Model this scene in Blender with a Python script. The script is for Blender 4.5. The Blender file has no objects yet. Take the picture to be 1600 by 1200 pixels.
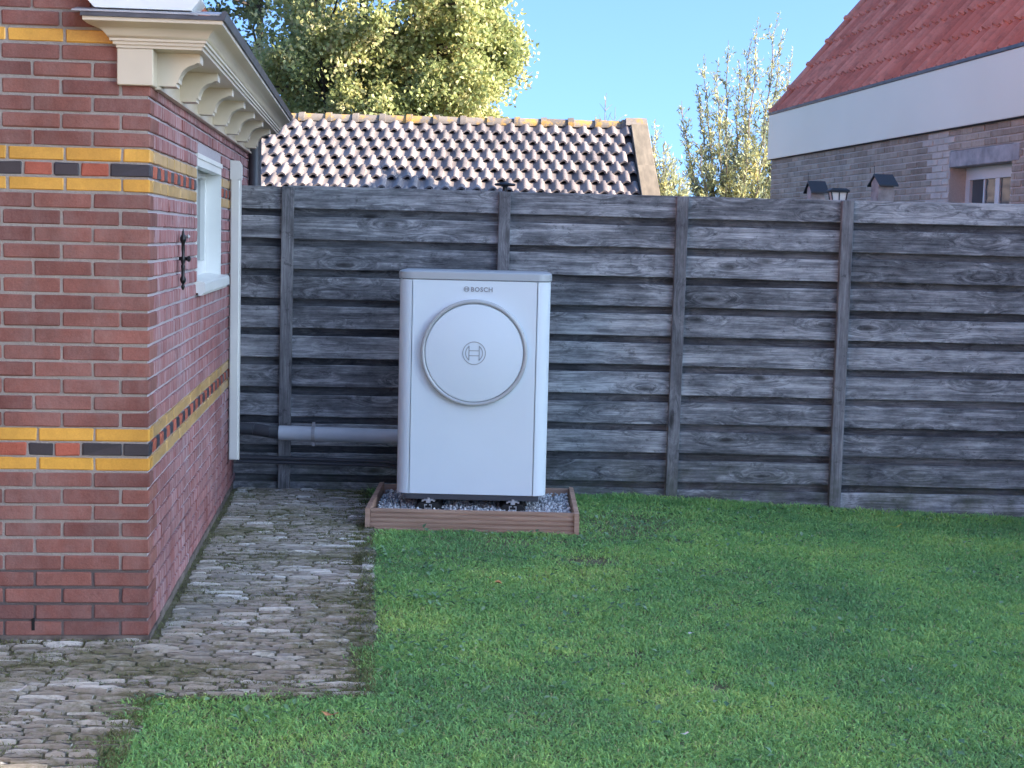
import bpy, math, random
import numpy as np
from mathutils import Vector, Matrix
R = math.radians
rng = np.random.default_rng(7)
random.seed(7)
scn = bpy.context.scene
col = scn.collection

# ------------------------------------------------------------------ camera, sky, sun, exposure
cam_d = bpy.data.cameras.new('camera'); cam = bpy.data.objects.new('camera', cam_d); col.objects.link(cam)
cam_d.sensor_width = 36.0; cam_d.lens = 54.0; cam_d.clip_start = 0.05; cam_d.clip_end = 2000
cam.matrix_world = Matrix.Translation((0, 0, 1.55)) @ Matrix.Rotation(math.pi/2 - math.atan(.0938), 4, 'X') @ Matrix.Rotation(.0245, 4, 'Z')
scn.camera = cam
SUN_EL, SUN_AZ = R(24), R(74)            # azimuth: from straight behind the camera towards the right
S = Vector((math.sin(SUN_AZ)*math.cos(SUN_EL), -math.cos(SUN_AZ)*math.cos(SUN_EL), math.sin(SUN_EL)))
w = bpy.data.worlds.new('World'); scn.world = w; w.use_nodes = True
wn = w.node_tree; bg = wn.nodes['Background']
sky = wn.nodes.new('ShaderNodeTexSky'); sky.sky_type = 'NISHITA'; sky.sun_disc = False
sky.sun_elevation = SUN_EL; sky.sun_rotation = math.atan2(S.x, S.y)
sky.air_density = .5; sky.dust_density = 2.4; sky.ozone_density = 1.6
tc = wn.nodes.new('ShaderNodeTexCoord'); ad = wn.nodes.new('ShaderNodeVectorMath'); ad.operation = 'ADD'; ad.inputs[1].default_value = (0, 0, .14)
nm = wn.nodes.new('ShaderNodeVectorMath'); nm.operation = 'NORMALIZE'
wn.links.new(tc.outputs['Generated'], ad.inputs[0]); wn.links.new(ad.outputs[0], nm.inputs[0]); wn.links.new(nm.outputs[0], sky.inputs[0])
tn = wn.nodes.new('ShaderNodeMix'); tn.data_type = 'RGBA'; tn.blend_type = 'MULTIPLY'; tn.inputs[0].default_value = 1
wn.links.new(sky.outputs[0], tn.inputs[6]); tn.inputs[7].default_value = (.73, .95, 1.15, 1)
wn.links.new(tn.outputs[2], bg.inputs[0]); bg.inputs[1].default_value = 0.15
sl = bpy.data.lights.new('sun', 'SUN'); sl.energy = 5.0; sl.angle = R(.5); sl.color = (1, .86, .68)
so = bpy.data.objects.new('sun', sl); col.objects.link(so)
so.rotation_euler = (-S).to_track_quat('-Z', 'Y').to_euler(); so.location = (10, -5, 20)
vs = scn.view_settings
vs.view_transform = 'Standard'; vs.look = 'None'; vs.gamma = 1; vs.use_curve_mapping = False; vs.exposure = 1.93
scn.cycles.max_bounces = 6; scn.cycles.transparent_max_bounces = 6

# ------------------------------------------------------------------ materials
class NT:
    def __init__(s, name):
        s.m = bpy.data.materials.new(name); s.m.use_nodes = True; s.t = s.m.node_tree
        s.b = s.t.nodes['Principled BSDF']; s.out = s.t.nodes['Material Output']
    def n(s, typ, **kw):
        nd = s.t.nodes.new(typ)
        for k, v in kw.items():
            if k[0] == '_': setattr(nd, k[1:], v)
            else: nd.inputs[k.replace('__', ' ')].default_value = v
        return nd
    def l(s, a, b): s.t.links.new(a, b)
    def pos(s, scale=(1, 1, 1), rnd=0.0, rot=None):
        g = s.n('ShaderNodeNewGeometry').outputs['Position']
        if rot is not None:
            mp = s.n('ShaderNodeMapping'); mp.inputs['Rotation'].default_value = (0, 0, rot); s.l(g, mp.inputs[0]); g = mp.outputs[0]
        v = s.n('ShaderNodeVectorMath', _operation='MULTIPLY'); s.l(g, v.inputs[0]); v.inputs[1].default_value = scale
        if rnd:
            a = s.n('ShaderNodeVectorMath', _operation='ADD'); s.l(v.outputs[0], a.inputs[0])
            r = s.math('MULTIPLY', s.rand(), rnd); s.l(r, a.inputs[1]); return a.outputs[0]
        return v.outputs[0]
    def rand(s):
        o = s.n('ShaderNodeObjectInfo').outputs['Random']; i = s.n('ShaderNodeNewGeometry').outputs['Random Per Island']
        return s.math('FRACT', s.math('ADD', o, i))
    def math(s, op, a, b=None, c=None):
        m = s.n('ShaderNodeMath', _operation=op)
        for i, x in enumerate((a, b, c)):
            if x is None: continue
            if isinstance(x, (int, float)): m.inputs[i].default_value = x
            else: s.l(x, m.inputs[i])
        return m.outputs[0]
    def noise(s, vec, scale, detail=4, rough=.55, dist=0):
        n = s.n('ShaderNodeTexNoise', Scale=scale, Detail=detail, Roughness=rough, Distortion=dist); s.l(vec, n.inputs['Vector']); return n.outputs['Fac']
    def ramp(s, fac, stops):
        r = s.n('ShaderNodeValToRGB'); e = r.color_ramp.elements
        while len(e) < len(stops): e.new(.5)
        for x, (p, c) in zip(e, stops):
            x.position = p; x.color = (c, c, c, 1) if isinstance(c, (int, float)) else (*c, 1)
        s.l(fac, r.inputs[0]); return r.outputs[0]
    def mix(s, f, a, b, mode='MIX'):
        m = s.n('ShaderNodeMix', _data_type='RGBA', _blend_type=mode)
        for i, x in ((0, f), (6, a), (7, b)):
            if isinstance(x, (int, float)): m.inputs[i].default_value = x
            elif isinstance(x, tuple): m.inputs[i].default_value = (*x, 1)
            else: s.l(x, m.inputs[i])
        return m.outputs[2]
    def done(s, colr, rough=.8, bump=None, bstr=.3, bdist=.01, metal=0, spec=None):
        if isinstance(colr, tuple): s.b.inputs['Base Color'].default_value = (*colr, 1)
        else: s.l(colr, s.b.inputs['Base Color'])
        if isinstance(rough, (int, float)): s.b.inputs['Roughness'].default_value = rough
        else: s.l(rough, s.b.inputs['Roughness'])
        s.b.inputs['Metallic'].default_value = metal
        if spec is not None: s.b.inputs['Specular IOR Level'].default_value = spec
        if bump is not None:
            bp = s.n('ShaderNodeBump', Strength=bstr, Distance=bdist); s.l(bump, bp.inputs['Height']); s.l(bp.outputs[0], s.b.inputs['Normal'])
        return s.m

def m_plain(name, c, rough=.5, metal=0, var=.12, scale=6, bump=.05):
    t = NT(name); p = t.pos()
    n = t.noise(p, scale, 5)
    c2 = tuple(x*(1-var*1.6) for x in c); c1 = tuple(min(1, x*(1+var*.6)) for x in c)
    cc = t.ramp(n, [(.3, c2), (.7, c1)])
    f = t.noise(p, scale*30, 3)
    return t.done(cc, rough, f, bump, .003, metal)

def m_brick(name, c1, c2, white=.0, rough=.85, glaze=False, wcol=(.62, .56, .58)):
    t = NT(name); r = t.rand(); p = t.pos()
    base = t.mix(r, c1, c2)
    n = t.noise(p, 14, 6, .65); base = t.mix(t.math('MULTIPLY', t.ramp(n, [(.3, 0.0), (.75, 1.0)]), .5), base, tuple(x*.62 for x in c1))
    n3 = t.noise(p, 160, 3, .6); base = t.mix(.35, base, t.mix(n3, tuple(x*.5 for x in c1), tuple(min(1, x*1.5) for x in c2)))
    if white:
        e = t.noise(t.pos((1, 5, .55)), 7, 6, .7); big = t.noise(p, 1.6, 3)
        f = t.math('MULTIPLY', t.ramp(e, [(.42, 0.0), (.66, 1.0)]), t.math('MULTIPLY', t.ramp(big, [(.3, .35), (.65, 1.0)]), white))
        base = t.mix(f, base, wcol)
    st = t.ramp(t.noise(t.pos((1, 1, .6)), 2.6, 5, .7), [(.35, .72), (.6, 1.0)])
    base = t.mix(1.0, base, st, 'MULTIPLY')
    b = t.noise(p, 90, 5, .7)
    return t.done(base, .35 if glaze else rough, b, .12 if glaze else .6, .005, spec=.4 if glaze else .12)

def m_mortar(name, c, dark, zsplit):
    t = NT(name); p = t.pos(); sx = t.n('ShaderNodeSeparateXYZ'); t.l(p, sx.inputs[0])
    n = t.noise(p, 60, 5, .7); big = t.noise(p, 3, 4)
    a = t.mix(n, tuple(x*.7 for x in c), tuple(min(1, x*1.2) for x in c)); d = t.mix(n, tuple(x*.7 for x in dark), dark)
    f = t.ramp(t.math('ADD', sx.outputs[2], t.math('MULTIPLY', big, .0)), [(zsplit, 0.0), (zsplit+.004, 1.0)])
    cc = t.mix(f, d, a)
    return t.done(cc, .95, t.noise(p, 120, 4, .7), .7, .006)

def m_fence(name, axis, dark, mid, light):
    t = NT(name)
    sc = (1.0, 1, 1)
    g0 = t.pos((1, 1, 1), 37.0)
    # knots: stretched cells, sparse
    kv = t.pos((1.7, 0.0, 5.5) if axis == 'x' else (5.5, 0, 1.7), 37.0)
    vo = t.n('ShaderNodeTexVoronoi', Scale=1.35, Randomness=1.0); t.l(kv, vo.inputs['Vector'])
    d = vo.outputs['Distance']
    knot = t.ramp(d, [(0.05, 1.0), (.17, 0.0)]); halo = t.ramp(d, [(0.1, 1.0), (.5, 0.0)])
    st = t.pos((1.6, 8, 34) if axis == 'x' else (34, 8, 1.6), 37.0)
    off = t.n('ShaderNodeVectorMath', _operation='ADD'); t.l(st, off.inputs[0]); t.l(t.math('MULTIPLY', halo, 2.6), off.inputs[1])
    grain = t.noise(off.outputs[0], 1.0, 8, .68, .5)
    fine = t.noise(t.pos((7, 40, 260) if axis == 'x' else (260, 40, 7), 11.0), 1, 3, .6)
    patch = t.noise(t.pos((1, 1, 2.6) if axis == 'x' else (2.6, 1, 1), 23.0), 3.3, 7, .72)
    v = t.math('ADD', t.math('MULTIPLY', grain, .5), t.math('MULTIPLY', patch, .5))
    v = t.math('ADD', v, t.math('MULTIPLY', t.math('SUBTRACT', t.rand(), .5), .10))
    cc = t.ramp(v, [(.36, dark), (.48, mid), (.62, light)])
    cc = t.mix(t.math('MULTIPLY', t.ramp(fine, [(.4, 1.0), (.62, 0.0)]), .45), cc, dark)
    blot = t.noise(t.pos((1, 1, 1.5), 5.0), 11, 5, .75)
    cc = t.mix(t.math('MULTIPLY', t.ramp(blot, [(.58, 0.0), (.66, 1.0)]), .55), cc, tuple(x*.8 for x in dark))
    cc = t.mix(t.math('MULTIPLY', knot, .85), cc, (.022, .02, .018))
    # green algae low on the boards
    sx = t.n('ShaderNodeSeparateXYZ'); t.l(t.pos(), sx.inputs[0])
    alg = t.math('MULTIPLY', t.ramp(sx.outputs[2], [(0.0, 1.0), (.30, 0.0)]), t.ramp(t.noise(t.pos(), 5, 5, .7), [(.4, 0.0), (.65, .7)]))
    cc = t.mix(alg, cc, (.075, .085, .05))
    h = t.math('ADD', t.math('MULTIPLY', grain, .6), t.math('MULTIPLY', fine, .5))
    return t.done(cc, .78, h, .6, .006, spec=.3)

M = {}
TH0 = R(5.4)
M['red'] = m_brick('red_brick_clay', (.155, .065, .060), (.37, .155, .122), .34, wcol=(.40, .31, .29))
M['redside'] = m_brick('red_brick_clay_bloomed', (.24, .082, .075), (.40, .16, .145), 1.0, wcol=(.56, .45, .48))
M['yellow'] = m_brick('yellow_glazed_clay', (.76, .34, .045), (.82, .41, .07), 0, glaze=True)
M['yellowside'] = m_brick('yellow_glazed_clay_dusty', (.56, .32, .10), (.62, .38, .13), .35, glaze=True, wcol=(.6, .5, .42))
M['black'] = m_brick('black_clay', (.035, .035, .045), (.055, .05, .06), 0, glaze=True)
M['orange'] = m_brick('orange_red_clay', (.42, .115, .075), (.50, .15, .10), 0)
M['mortar'] = m_mortar('lime_mortar', (.33, .295, .265), (.13, .108, .105), .262)
M['mortarside'] = m_mortar('pale_mortar', (.44, .40, .43), (.25, .21, .22), .262)
M['plinth'] = m_plain('damp_cement', (.17, .14, .12), .9, 0, .4, 12, .5)
M['cream'] = m_plain('cream_paint', (.64, .55, .42), .38, 0, .06, 3, .04)
M['white'] = m_plain('white_paint', (.76, .77, .74), .32, 0, .05, 3, .03)
M['creampvc'] = m_plain('cream_plastic', (.70, .69, .64), .4, 0, .05, 3, .02)
M['zinc'] = m_plain('aged_zinc', (.10, .105, .12), .45, .4, .25, 9, .08)
M['zincl'] = m_plain('light_zinc', (.42, .42, .44), .45, .3, .15, 9, .08)
M['iron'] = m_plain('black_cast_iron', (.015, .015, .017), .3, .3, .2, 20, .2)
M['darkgap'] = m_plain('dark_recess', (.01, .01, .01), .9)
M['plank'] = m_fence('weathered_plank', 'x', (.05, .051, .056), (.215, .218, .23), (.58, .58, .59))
M['plankshade'] = m_fence('weathered_plank_shaded', 'x', (.045, .045, .05), (.12, .122, .13), (.27, .27, .28))  # darker copy of the plank wood: shade behind the front boards is in the colour
M['batten'] = m_fence('weathered_batten', 'z', (.055, .052, .056), (.17, .168, .175), (.32, .315, .32))
M['pump'] = m_plain('powder_coat_white', (.715, .79, .84), .42, 0, .02, 2, .015)
M['pumplid'] = m_plain('silver_grey_plastic', (.42, .45, .47), .38, .15, .03, 2, .02)
M['pumpring'] = m_plain('pale_grey_plastic', (.46, .48, .49), .35, .1, .03, 2, .02)
M['emblem'] = m_plain('embossed_grey', (.36, .38, .40), .35, .0, .02, 2, .02)
M['chrome'] = m_plain('silver_relief_letters', (.30, .31, .33), .3, .2, .0, 2, 0)
M['rubber'] = m_plain('black_rubber', (.016, .016, .017), .75, 0, .3, 20, .4)
M['steel'] = m_plain('galvanised_steel', (.55, .55, .56), .4, .7, .1, 20, .1)
M['duct'] = m_plain('blue_grey_plastic_duct', (.50, .53, .57), .4, 0, .08, 5, .03)
M['hose'] = m_plain('black_plastic_pipe', (.06, .064, .075), .38, 0, .1, 5, .03)
M['glass'] = None
t = NT('window_glass'); t.b.inputs['Roughness'].default_value = .05; M['glass'] = t.done((.05, .07, .08), .06, None); t.b.inputs['Specular IOR Level'].default_value = .8
t = NT('glossy_cream_fascia'); p = t.pos(); M['fascia'] = t.done(t.ramp(t.noise(p, .8, 2), [(.3, (.88, .82, .64)), (.7, (.93, .87, .69))]), .42, t.noise(p, 1.1, 2), .10, .05, spec=.3)
t = NT('grooved_softwood'); gr = t.noise(t.pos((3, 25, 60), 9.0), 1, 6, .65); M['deck'] = t.done(t.ramp(gr, [(.3, (.28, .165, .115)), (.7, (.50, .33, .25))]), .7, gr, .3, .004)
t = NT('verge_timber'); gr = t.noise(t.pos((14, 2.0, 2.0), 9.0), 1, 6, .65); M['verge'] = t.done(t.ramp(gr, [(.3, (.14, .115, .085)), (.7, (.27, .22, .165))]), .75, gr, .3, .004)
def m_tile(name, c1, c2, rough, lichen=None, dirt=.4):
    t = NT(name); r = t.rand(); p = t.pos(); base = t.mix(r, c1, c2)
    n = t.noise(p, 7, 6, .7); base = t.mix(t.math('MULTIPLY', t.ramp(n, [(.45, 0.0), (.7, 1.0)]), dirt), base, tuple(x*.35 for x in c1))
    if lichen:
        lf = t.ramp(t.noise(p, 5.5, 5, .7), [(.50, 0.0), (.58, 1.0)]); base = t.mix(t.math('MULTIPLY', lf, .8), base, lichen)
    return t.done(base, rough, t.noise(p, 70, 4), .3, .004)
M['tilegrey'] = m_tile('dark_glazed_tile', (.15, .128, .13), (.31, .265, .255), .5, None, .35)
M['ridge'] = m_tile('ridge_tile_clay', (.15, .125, .11), (.24, .205, .18), .7, (.48, .27, .05), .3)
M['tilered'] = m_tile('red_clay_tile', (.60, .17, .10), (.80, .31, .20), .5, None, .5)
M['roofdeck'] = m_plain('roof_underlay', (.05, .04, .04), .9)
M['greybrick'] = m_brick('grey_brown_brick', (.28, .205, .145), (.60, .49, .37), .35, wcol=(.70, .60, .50))
M['palebrick'] = m_brick('pale_buff_brick', (.72, .58, .46), (.86, .72, .58), .2)
M['gmortar'] = m_mortar('grey_mortar', (.60, .51, .43), (.60, .51, .43), 0.0)
M['lintel'] = m_plain('grey_concrete', (.46, .42, .39), .85, 0, .25, 9, .5)
M['wing'] = m_brick('bounce_brick_wall', (.40, .25, .19), (.48, .32, .25), 0)  # brick of the unseen wing added for its warm bounce
M['darkwall'] = m_brick('brown_brick_wall', (.16, .10, .08), (.22, .14, .11), 0)

def m_leaf(name, stops, trans=.35, rough=.45, lo=2.2, spec=.4):
    t = NT(name); r = t.n('ShaderNodeNewGeometry').outputs['Random Per Island']; p = t.pos()
    n = t.noise(p, lo, 3, .6)
    f = t.math('ADD', t.math('MULTIPLY', r, .55), t.math('MULTIPLY', t.ramp(n, [(.3, 0.0), (.7, 1.0)]), .45))
    c = t.ramp(f, stops); t.done(c, rough, spec=spec)
    tr = t.n('ShaderNodeBsdfTranslucent'); t.l(c, tr.inputs[0]); mx = t.n('ShaderNodeMixShader', Fac=trans)
    t.l(t.b.outputs[0], mx.inputs[1]); t.l(tr.outputs[0], mx.inputs[2]); t.l(mx.outputs[0], t.out.inputs[0]); return t.m
M['leafA'] = m_leaf('autumn_alder_leaf', [(.1, (.17, .21, .09)), (.4, (.35, .40, .16)), (.7, (.58, .55, .25)), (.95, (.78, .66, .42))], .5, .4, .9)
M['leafD'] = m_leaf('shaded_green_leaf', [(.1, (.06, .09, .045)), (.6, (.17, .20, .09)), (.95, (.36, .36, .18))], .25, .4)  # green leaves, with the shadowed tone of the left tree darkened into them
M['leafW'] = m_leaf('willow_leaf', [(.1, (.22, .26, .17)), (.5, (.40, .43, .28)), (.8, (.58, .54, .22)), (.97, (.66, .50, .16))], .4, .5)
M['bark'] = m_plain('grey_bark', (.085, .065, .055), .9, 0, .4, 8, .8)
M['twig'] = m_plain('brown_twig', (.26, .21, .18), .8, 0, .2, 8, .2)
# grass: patches of yellow-green, blue-green and worn olive
t = NT('lawn_grass_blade'); p = t.pos(); r = t.n('ShaderNodeNewGeometry').outputs['Random Per Island']
n1 = t.noise(p, 1.1, 5, .62); n2 = t.noise(p, 7, 5, .7)
f = t.math('ADD', t.math('MULTIPLY', n1, .55), t.math('ADD', t.math('MULTIPLY', n2, .28), t.math('MULTIPLY', r, .17)))
c = t.ramp(f, [(.36, (.17, .36, .14)), (.46, (.26, .52, .18)), (.55, (.36, .62, .18)), (.66, (.62, .76, .23))])
c = t.mix(t.ramp(r, [(.955, 0.0), (.975, 1.0)]), c, (.50, .46, .26))
t.done(c, .5, spec=.35); tr = t.n('ShaderNodeBsdfTranslucent'); t.l(c, tr.inputs[0]); mx = t.n('ShaderNodeMixShader', Fac=.3)
t.l(t.b.outputs[0], mx.inputs[1]); t.l(tr.outputs[0], mx.inputs[2]); t.l(mx.outputs[0], t.out.inputs[0]); M['grass'] = t.m
M['weed'] = m_leaf('broad_weed_leaf', [(.1, (.06, .14, .07)), (.6, (.16, .30, .15)), (.95, (.34, .46, .30))], .2, .45, 5)
M['moss'] = m_leaf('joint_moss', [(.1, (.08, .085, .03)), (.5, (.17, .165, .07)), (.75, (.14, .20, .06)), (.95, (.42, .35, .22))], .15, .8, 2.5)
t = NT('lawn_earth'); p = t.pos(); M['earth'] = t.done(t.ramp(t.noise(p, 9, 7, .7), [(.3, (.09, .09, .05)), (.55, (.15, .15, .08)), (.75, (.22, .18, .13))]), .95, t.noise(p, 40, 6, .7), .8, .02)
t = NT('mossy_joint_soil'); p = t.pos(); M['joint'] = t.done(t.ramp(t.noise(p, 6, 7, .72), [(.3, (.09, .08, .05)), (.5, (.17, .155, .085)), (.7, (.28, .25, .17))]), .95, t.noise(p, 60, 6, .7), .9, .02)
t = NT('worn_clinker'); p = t.pos(); r = t.rand()
c = t.ramp(r, [(.0, (.30, .26, .22)), (.25, (.47, .41, .34)), (.5, (.39, .355, .31)), (.75, (.58, .52, .44)), (.88, (.70, .65, .57)), (1.0, (.97, .94, .88))])
c = t.mix(t.math('MULTIPLY', t.noise(t.pos((1, 3.2, 1), 0, -TH0), 30, 6, .75), .75), c, (.09, .08, .065))
wp = t.ramp(t.noise(t.pos((1, 2.8, 1), 0, -TH0), 14, 6, .75), [(.54, 0.0), (.64, 1.0)]); c = t.mix(t.math('MULTIPLY', wp, .55), c, (.50, .48, .44))
ms = t.ramp(t.math('ADD', t.math('MULTIPLY', t.noise(p, 2.1, 4, .6), .6), t.math('MULTIPLY', t.noise(p, 28, 5, .75), .4)), [(.49, 0.0), (.58, 1.0)])
c = t.mix(t.math('MULTIPLY', ms, .7), c, (.12, .115, .045)); M['paver'] = t.done(c, .85, t.noise(p, 50, 6, .75), .7, .008)
t = NT('crushed_stone'); r = t.rand(); M['gravel'] = t.done(t.ramp(r, [(0, (.24, .25, .27)), (.5, (.48, .50, .53)), (1, (.84, .86, .88))]), .8, t.noise(t.pos(), 150, 3), .4, .003)
M['leaforange'] = m_plain('dry_orange_leaf', (.62, .26, .10), .6, 0, .2, 30, .3)
M['leafyellow'] = m_plain('bright_yellow_leaf', (.75, .66, .06), .5, 0, .2, 30, .3)
M['leafwhite'] = m_plain('pale_petal', (.78, .76, .72), .5, 0, .1, 30, .2)
M['blackroof'] = m_plain('black_felt', (.015, .018, .024), .5, 0, .2, 12, .2)
M['greywood'] = m_plain('pale_grey_wood', (.42, .38, .34), .75, 0, .3, 14, .3)
t = NT('frosted_lamp_glass'); M['lampglass'] = t.done((.62, .60, .54), .3)
M['soot'] = m_plain('curtain_cloth', (.55, .56, .55), .8, 0, .3, 9, .3)

# ------------------------------------------------------------------ mesh helpers
def props(o, label=None, cat=None, group=None, kind=None):
    for k, v in (('label', label), ('category', cat), ('group', group), ('kind', kind)):
        if v: o[k] = v
    return o
def link(name, me, parent=None, **kw):
    o = bpy.data.objects.new(name, me); col.objects.link(o)
    if parent is not None: o.parent = parent
    return props(o, **kw)
def empty(name, loc=(0, 0, 0), rz=0, **kw):
    o = bpy.data.objects.new(name, None); col.objects.link(o); o.location = loc; o.rotation_euler = (0, 0, rz); o.empty_display_size = .1
    return props(o, **kw)
class MB:
    def __init__(s): s.v = []; s.f = []; s.mi = []
    def add(s, vs_, fs):
        k = len(s.v); s.v += [tuple(x) for x in vs_]; s.f += [tuple(k+i for i in f) for f in fs]; return s
    def box(s, x0, x1, y0, y1, z0, z1, c=0.0, T=None):
        if c <= 0:
            vs_ = [(x, y, z) for z in (z0, z1) for y in (y0, y1) for x in (x0, x1)]
            fs = [(0, 2, 3, 1), (4, 5, 7, 6), (0, 1, 5, 4), (2, 6, 7, 3), (0, 4, 6, 2), (1, 3, 7, 5)]
        else:
            vs_, fs = cham(x0, x1, y0, y1, z0, z1, c)
        if T is not None: vs_ = [T @ Vector(v) for v in vs_]
        return s.add(vs_, fs)
    def prism(s, pts, a, b, axis='y', cap=True):
        """extrude a 2D outline; axis y: pts=(x,z); axis x: pts=(y,z); axis z: pts=(x,y)"""
        n = len(pts)
        def P(p, t): return {'y': (p[0], t, p[1]), 'x': (t, p[0], p[1]), 'z': (p[0], p[1], t)}[axis]
        vs_ = [P(p, a) for p in pts] + [P(p, b) for p in pts]
        fs = [(i, (i+1) % n, n+(i+1) % n, n+i) for i in range(n)]
        if cap: fs += [tuple(range(n))[::-1], tuple(range(n, 2*n))]
        return s.add(vs_, fs)
    def tube(s, pts, rad, n=8, cap=True):
        pts = [Vector(p) for p in pts]; rs = rad if isinstance(rad, (list, tuple)) else [rad]*len(pts)
        vs_ = []; up = Vector((0, 0, 1))
        for i, p in enumerate(pts):
            d = (pts[min(i+1, len(pts)-1)] - pts[max(i-1, 0)]).normalized()
            a = d.cross(up if abs(d.z) < .95 else Vector((1, 0, 0))).normalized(); b = a.cross(d)
            for k in range(n):
                q = 2*math.pi*k/n; vs_.append(p + (a*math.cos(q) + b*math.sin(q))*rs[i])
        fs = [(i*n+k, i*n+(k+1) % n, (i+1)*n+(k+1) % n, (i+1)*n+k) for i in range(len(pts)-1) for k in range(n)]
        if cap: fs += [tuple(range(n))[::-1], tuple(range((len(pts)-1)*n, len(pts)*n))]
        return s.add(vs_, fs)
    def lathe(s, prof, n=32, T=None):
        """prof: (r,h) revolved about local z"""
        vs_ = []
        for r, h in prof:
            for k in range(n):
                q = 2*math.pi*k/n; vs_.append(Vector((r*math.cos(q), r*math.sin(q), h)))
        fs = [(i*n+k, i*n+(k+1) % n, (i+1)*n+(k+1) % n, (i+1)*n+k) for i in range(len(prof)-1) for k in range(n)]
        if prof[0][0] > 1e-5: fs.append(tuple(range(n))[::-1])
        if prof[-1][0] > 1e-5: fs.append(tuple(range((len(prof)-1)*n, len(prof)*n)))
        if T is not None: vs_ = [T @ v for v in vs_]
        return s.add(vs_, fs)
    def mesh(s, name, mat, smooth=None):
        me = bpy.data.meshes.new(name); me.from_pydata([tuple(v) for v in s.v], [], s.f); me.materials.append(mat)
        if smooth:
            me.polygons.foreach_set('use_smooth', [True]*len(me.polygons))
            me.set_sharp_from_angle(angle=R(smooth))
        me.validate(); me.update(); return me
    def build(s, name, mat, parent=None, smooth=None, **kw): return link(name, s.mesh(name, mat, smooth), parent, **kw)
def cham(x0, x1, y0, y1, z0, z1, c):
    vs_ = []; X = (x0, x1); Y = (y0, y1); Z = (z0, z1)
    for k in range(2):
        for j in range(2):
            for i in range(2):
                sx, sy, sz = (1, -1)[i]*c, (1, -1)[j]*c, (1, -1)[k]*c
                vs_ += [(X[i], Y[j]+sy, Z[k]+sz), (X[i]+sx, Y[j], Z[k]+sz), (X[i]+sx, Y[j]+sy, Z[k])]
    I = lambda i, j, k, a: (k*4+j*2+i)*3+a
    fs = [(I(0,0,0,0), I(0,0,1,0), I(0,1,1,0), I(0,1,0,0)), (I(1,0,0,0), I(1,1,0,0), I(1,1,1,0), I(1,0,1,0)),
          (I(0,0,0,1), I(1,0,0,1), I(1,0,1,1), I(0,0,1,1)), (I(0,1,0,1), I(0,1,1,1), I(1,1,1,1), I(1,1,0,1)),
          (I(0,0,0,2), I(0,1,0,2), I(1,1,0,2), I(1,0,0,2)), (I(0,0,1,2), I(1,0,1,2), I(1,1,1,2), I(0,1,1,2))]
    for k in (0, 1):
        for j in (0, 1): fs.append((I(0,j,k,1), I(0,j,k,2), I(1,j,k,2), I(1,j,k,1)))
    for k in (0, 1):
        for i in (0, 1): fs.append((I(i,0,k,0), I(i,1,k,0), I(i,1,k,2), I(i,0,k,2)))
    for j in (0, 1):
        for i in (0, 1): fs.append((I(i,j,0,0), I(i,j,0,1), I(i,j,1,1), I(i,j,1,0)))
    for k in (0, 1):
        for j in (0, 1):
            for i in (0, 1): fs.append((I(i,j,k,0), I(i,j,k,1), I(i,j,k,2)))
    return vs_, fs
def np_mesh(name, verts, faces_list, mat, smooth=False):
    """verts (n,3); faces_list: list of int arrays (m,k)"""
    me = bpy.data.meshes.new(name); verts = np.asarray(verts, dtype=np.float32)
    me.vertices.add(len(verts)); me.vertices.foreach_set('co', verts.ravel())
    idx = np.concatenate([f.ravel() for f in faces_list]).astype(np.int32)
    cnt = np.concatenate([np.full(len(f), f.shape[1]) for f in faces_list]); st = np.concatenate([[0], np.cumsum(cnt)[:-1]])
    me.loops.add(len(idx)); me.loops.foreach_set('vertex_index', idx)
    me.polygons.add(len(cnt)); me.polygons.foreach_set('loop_start', st.astype(np.int32)); me.polygons.foreach_set('loop_total', cnt.astype(np.int32))
    me.materials.append(mat); me.update(calc_edges=True); me.validate()
    if smooth: me.polygons.foreach_set('use_smooth', [True]*len(me.polygons))
    return me
def place(name, me, parent, loc, scale=(1, 1, 1), rot=(0, 0, 0), **kw):
    o = link(name, me, parent, **kw); o.location = loc; o.scale = scale; o.rotation_euler = rot; return o

# a chamfered, slightly uneven unit brick: 24 verts
def unit_bricks(mat, count, lx, ly, lz, c, jit):
    out = []
    for k in range(count):
        vs_, fs = cham(-lx/2, lx/2, -ly/2, ly/2, -lz/2, lz/2, c)
        vs_ = [(x+random.uniform(-jit, jit), y+random.uniform(-jit, jit), z+random.uniform(-jit, jit)) for x, y, z in vs_]
        out.append(MB().add(vs_, fs).mesh('brick', mat))
    return out

# ================================================================== SETTING: ground
def gz(x, y=0):
    return -.036*max(0.0, min(x, 3.2)-.8)*max(0.0, min(1.0, (y-5)/3.0))
gx = np.concatenate([[-400, -60, -12], np.arange(-4, 8.01, .1), [20, 80, 400]]); gy = np.concatenate([[-300, -40, -6], np.arange(2, 12.01, .1), [16, 40, 120, 900]])
V = []
for y in gy:
    for x in gx:
        bumpy = .006*math.sin(x*7+1.3*math.sin(y*5)) + .005*math.sin(y*9+x*3) if (-4 < x < 8 and 2 < y < 12) else 0
        V.append((x, y, gz(x, y)-.022+bumpy*.6))
nx, ny = len(gx), len(gy)
ii = np.array([(j*nx+i, j*nx+i+1, (j+1)*nx+i+1, (j+1)*nx+i) for j in range(ny-1) for i in range(nx-1)])
link('ground', np_mesh('ground', V, [ii], M['earth'], True), kind='structure', label='earth under the lawn and the gardens')

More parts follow.
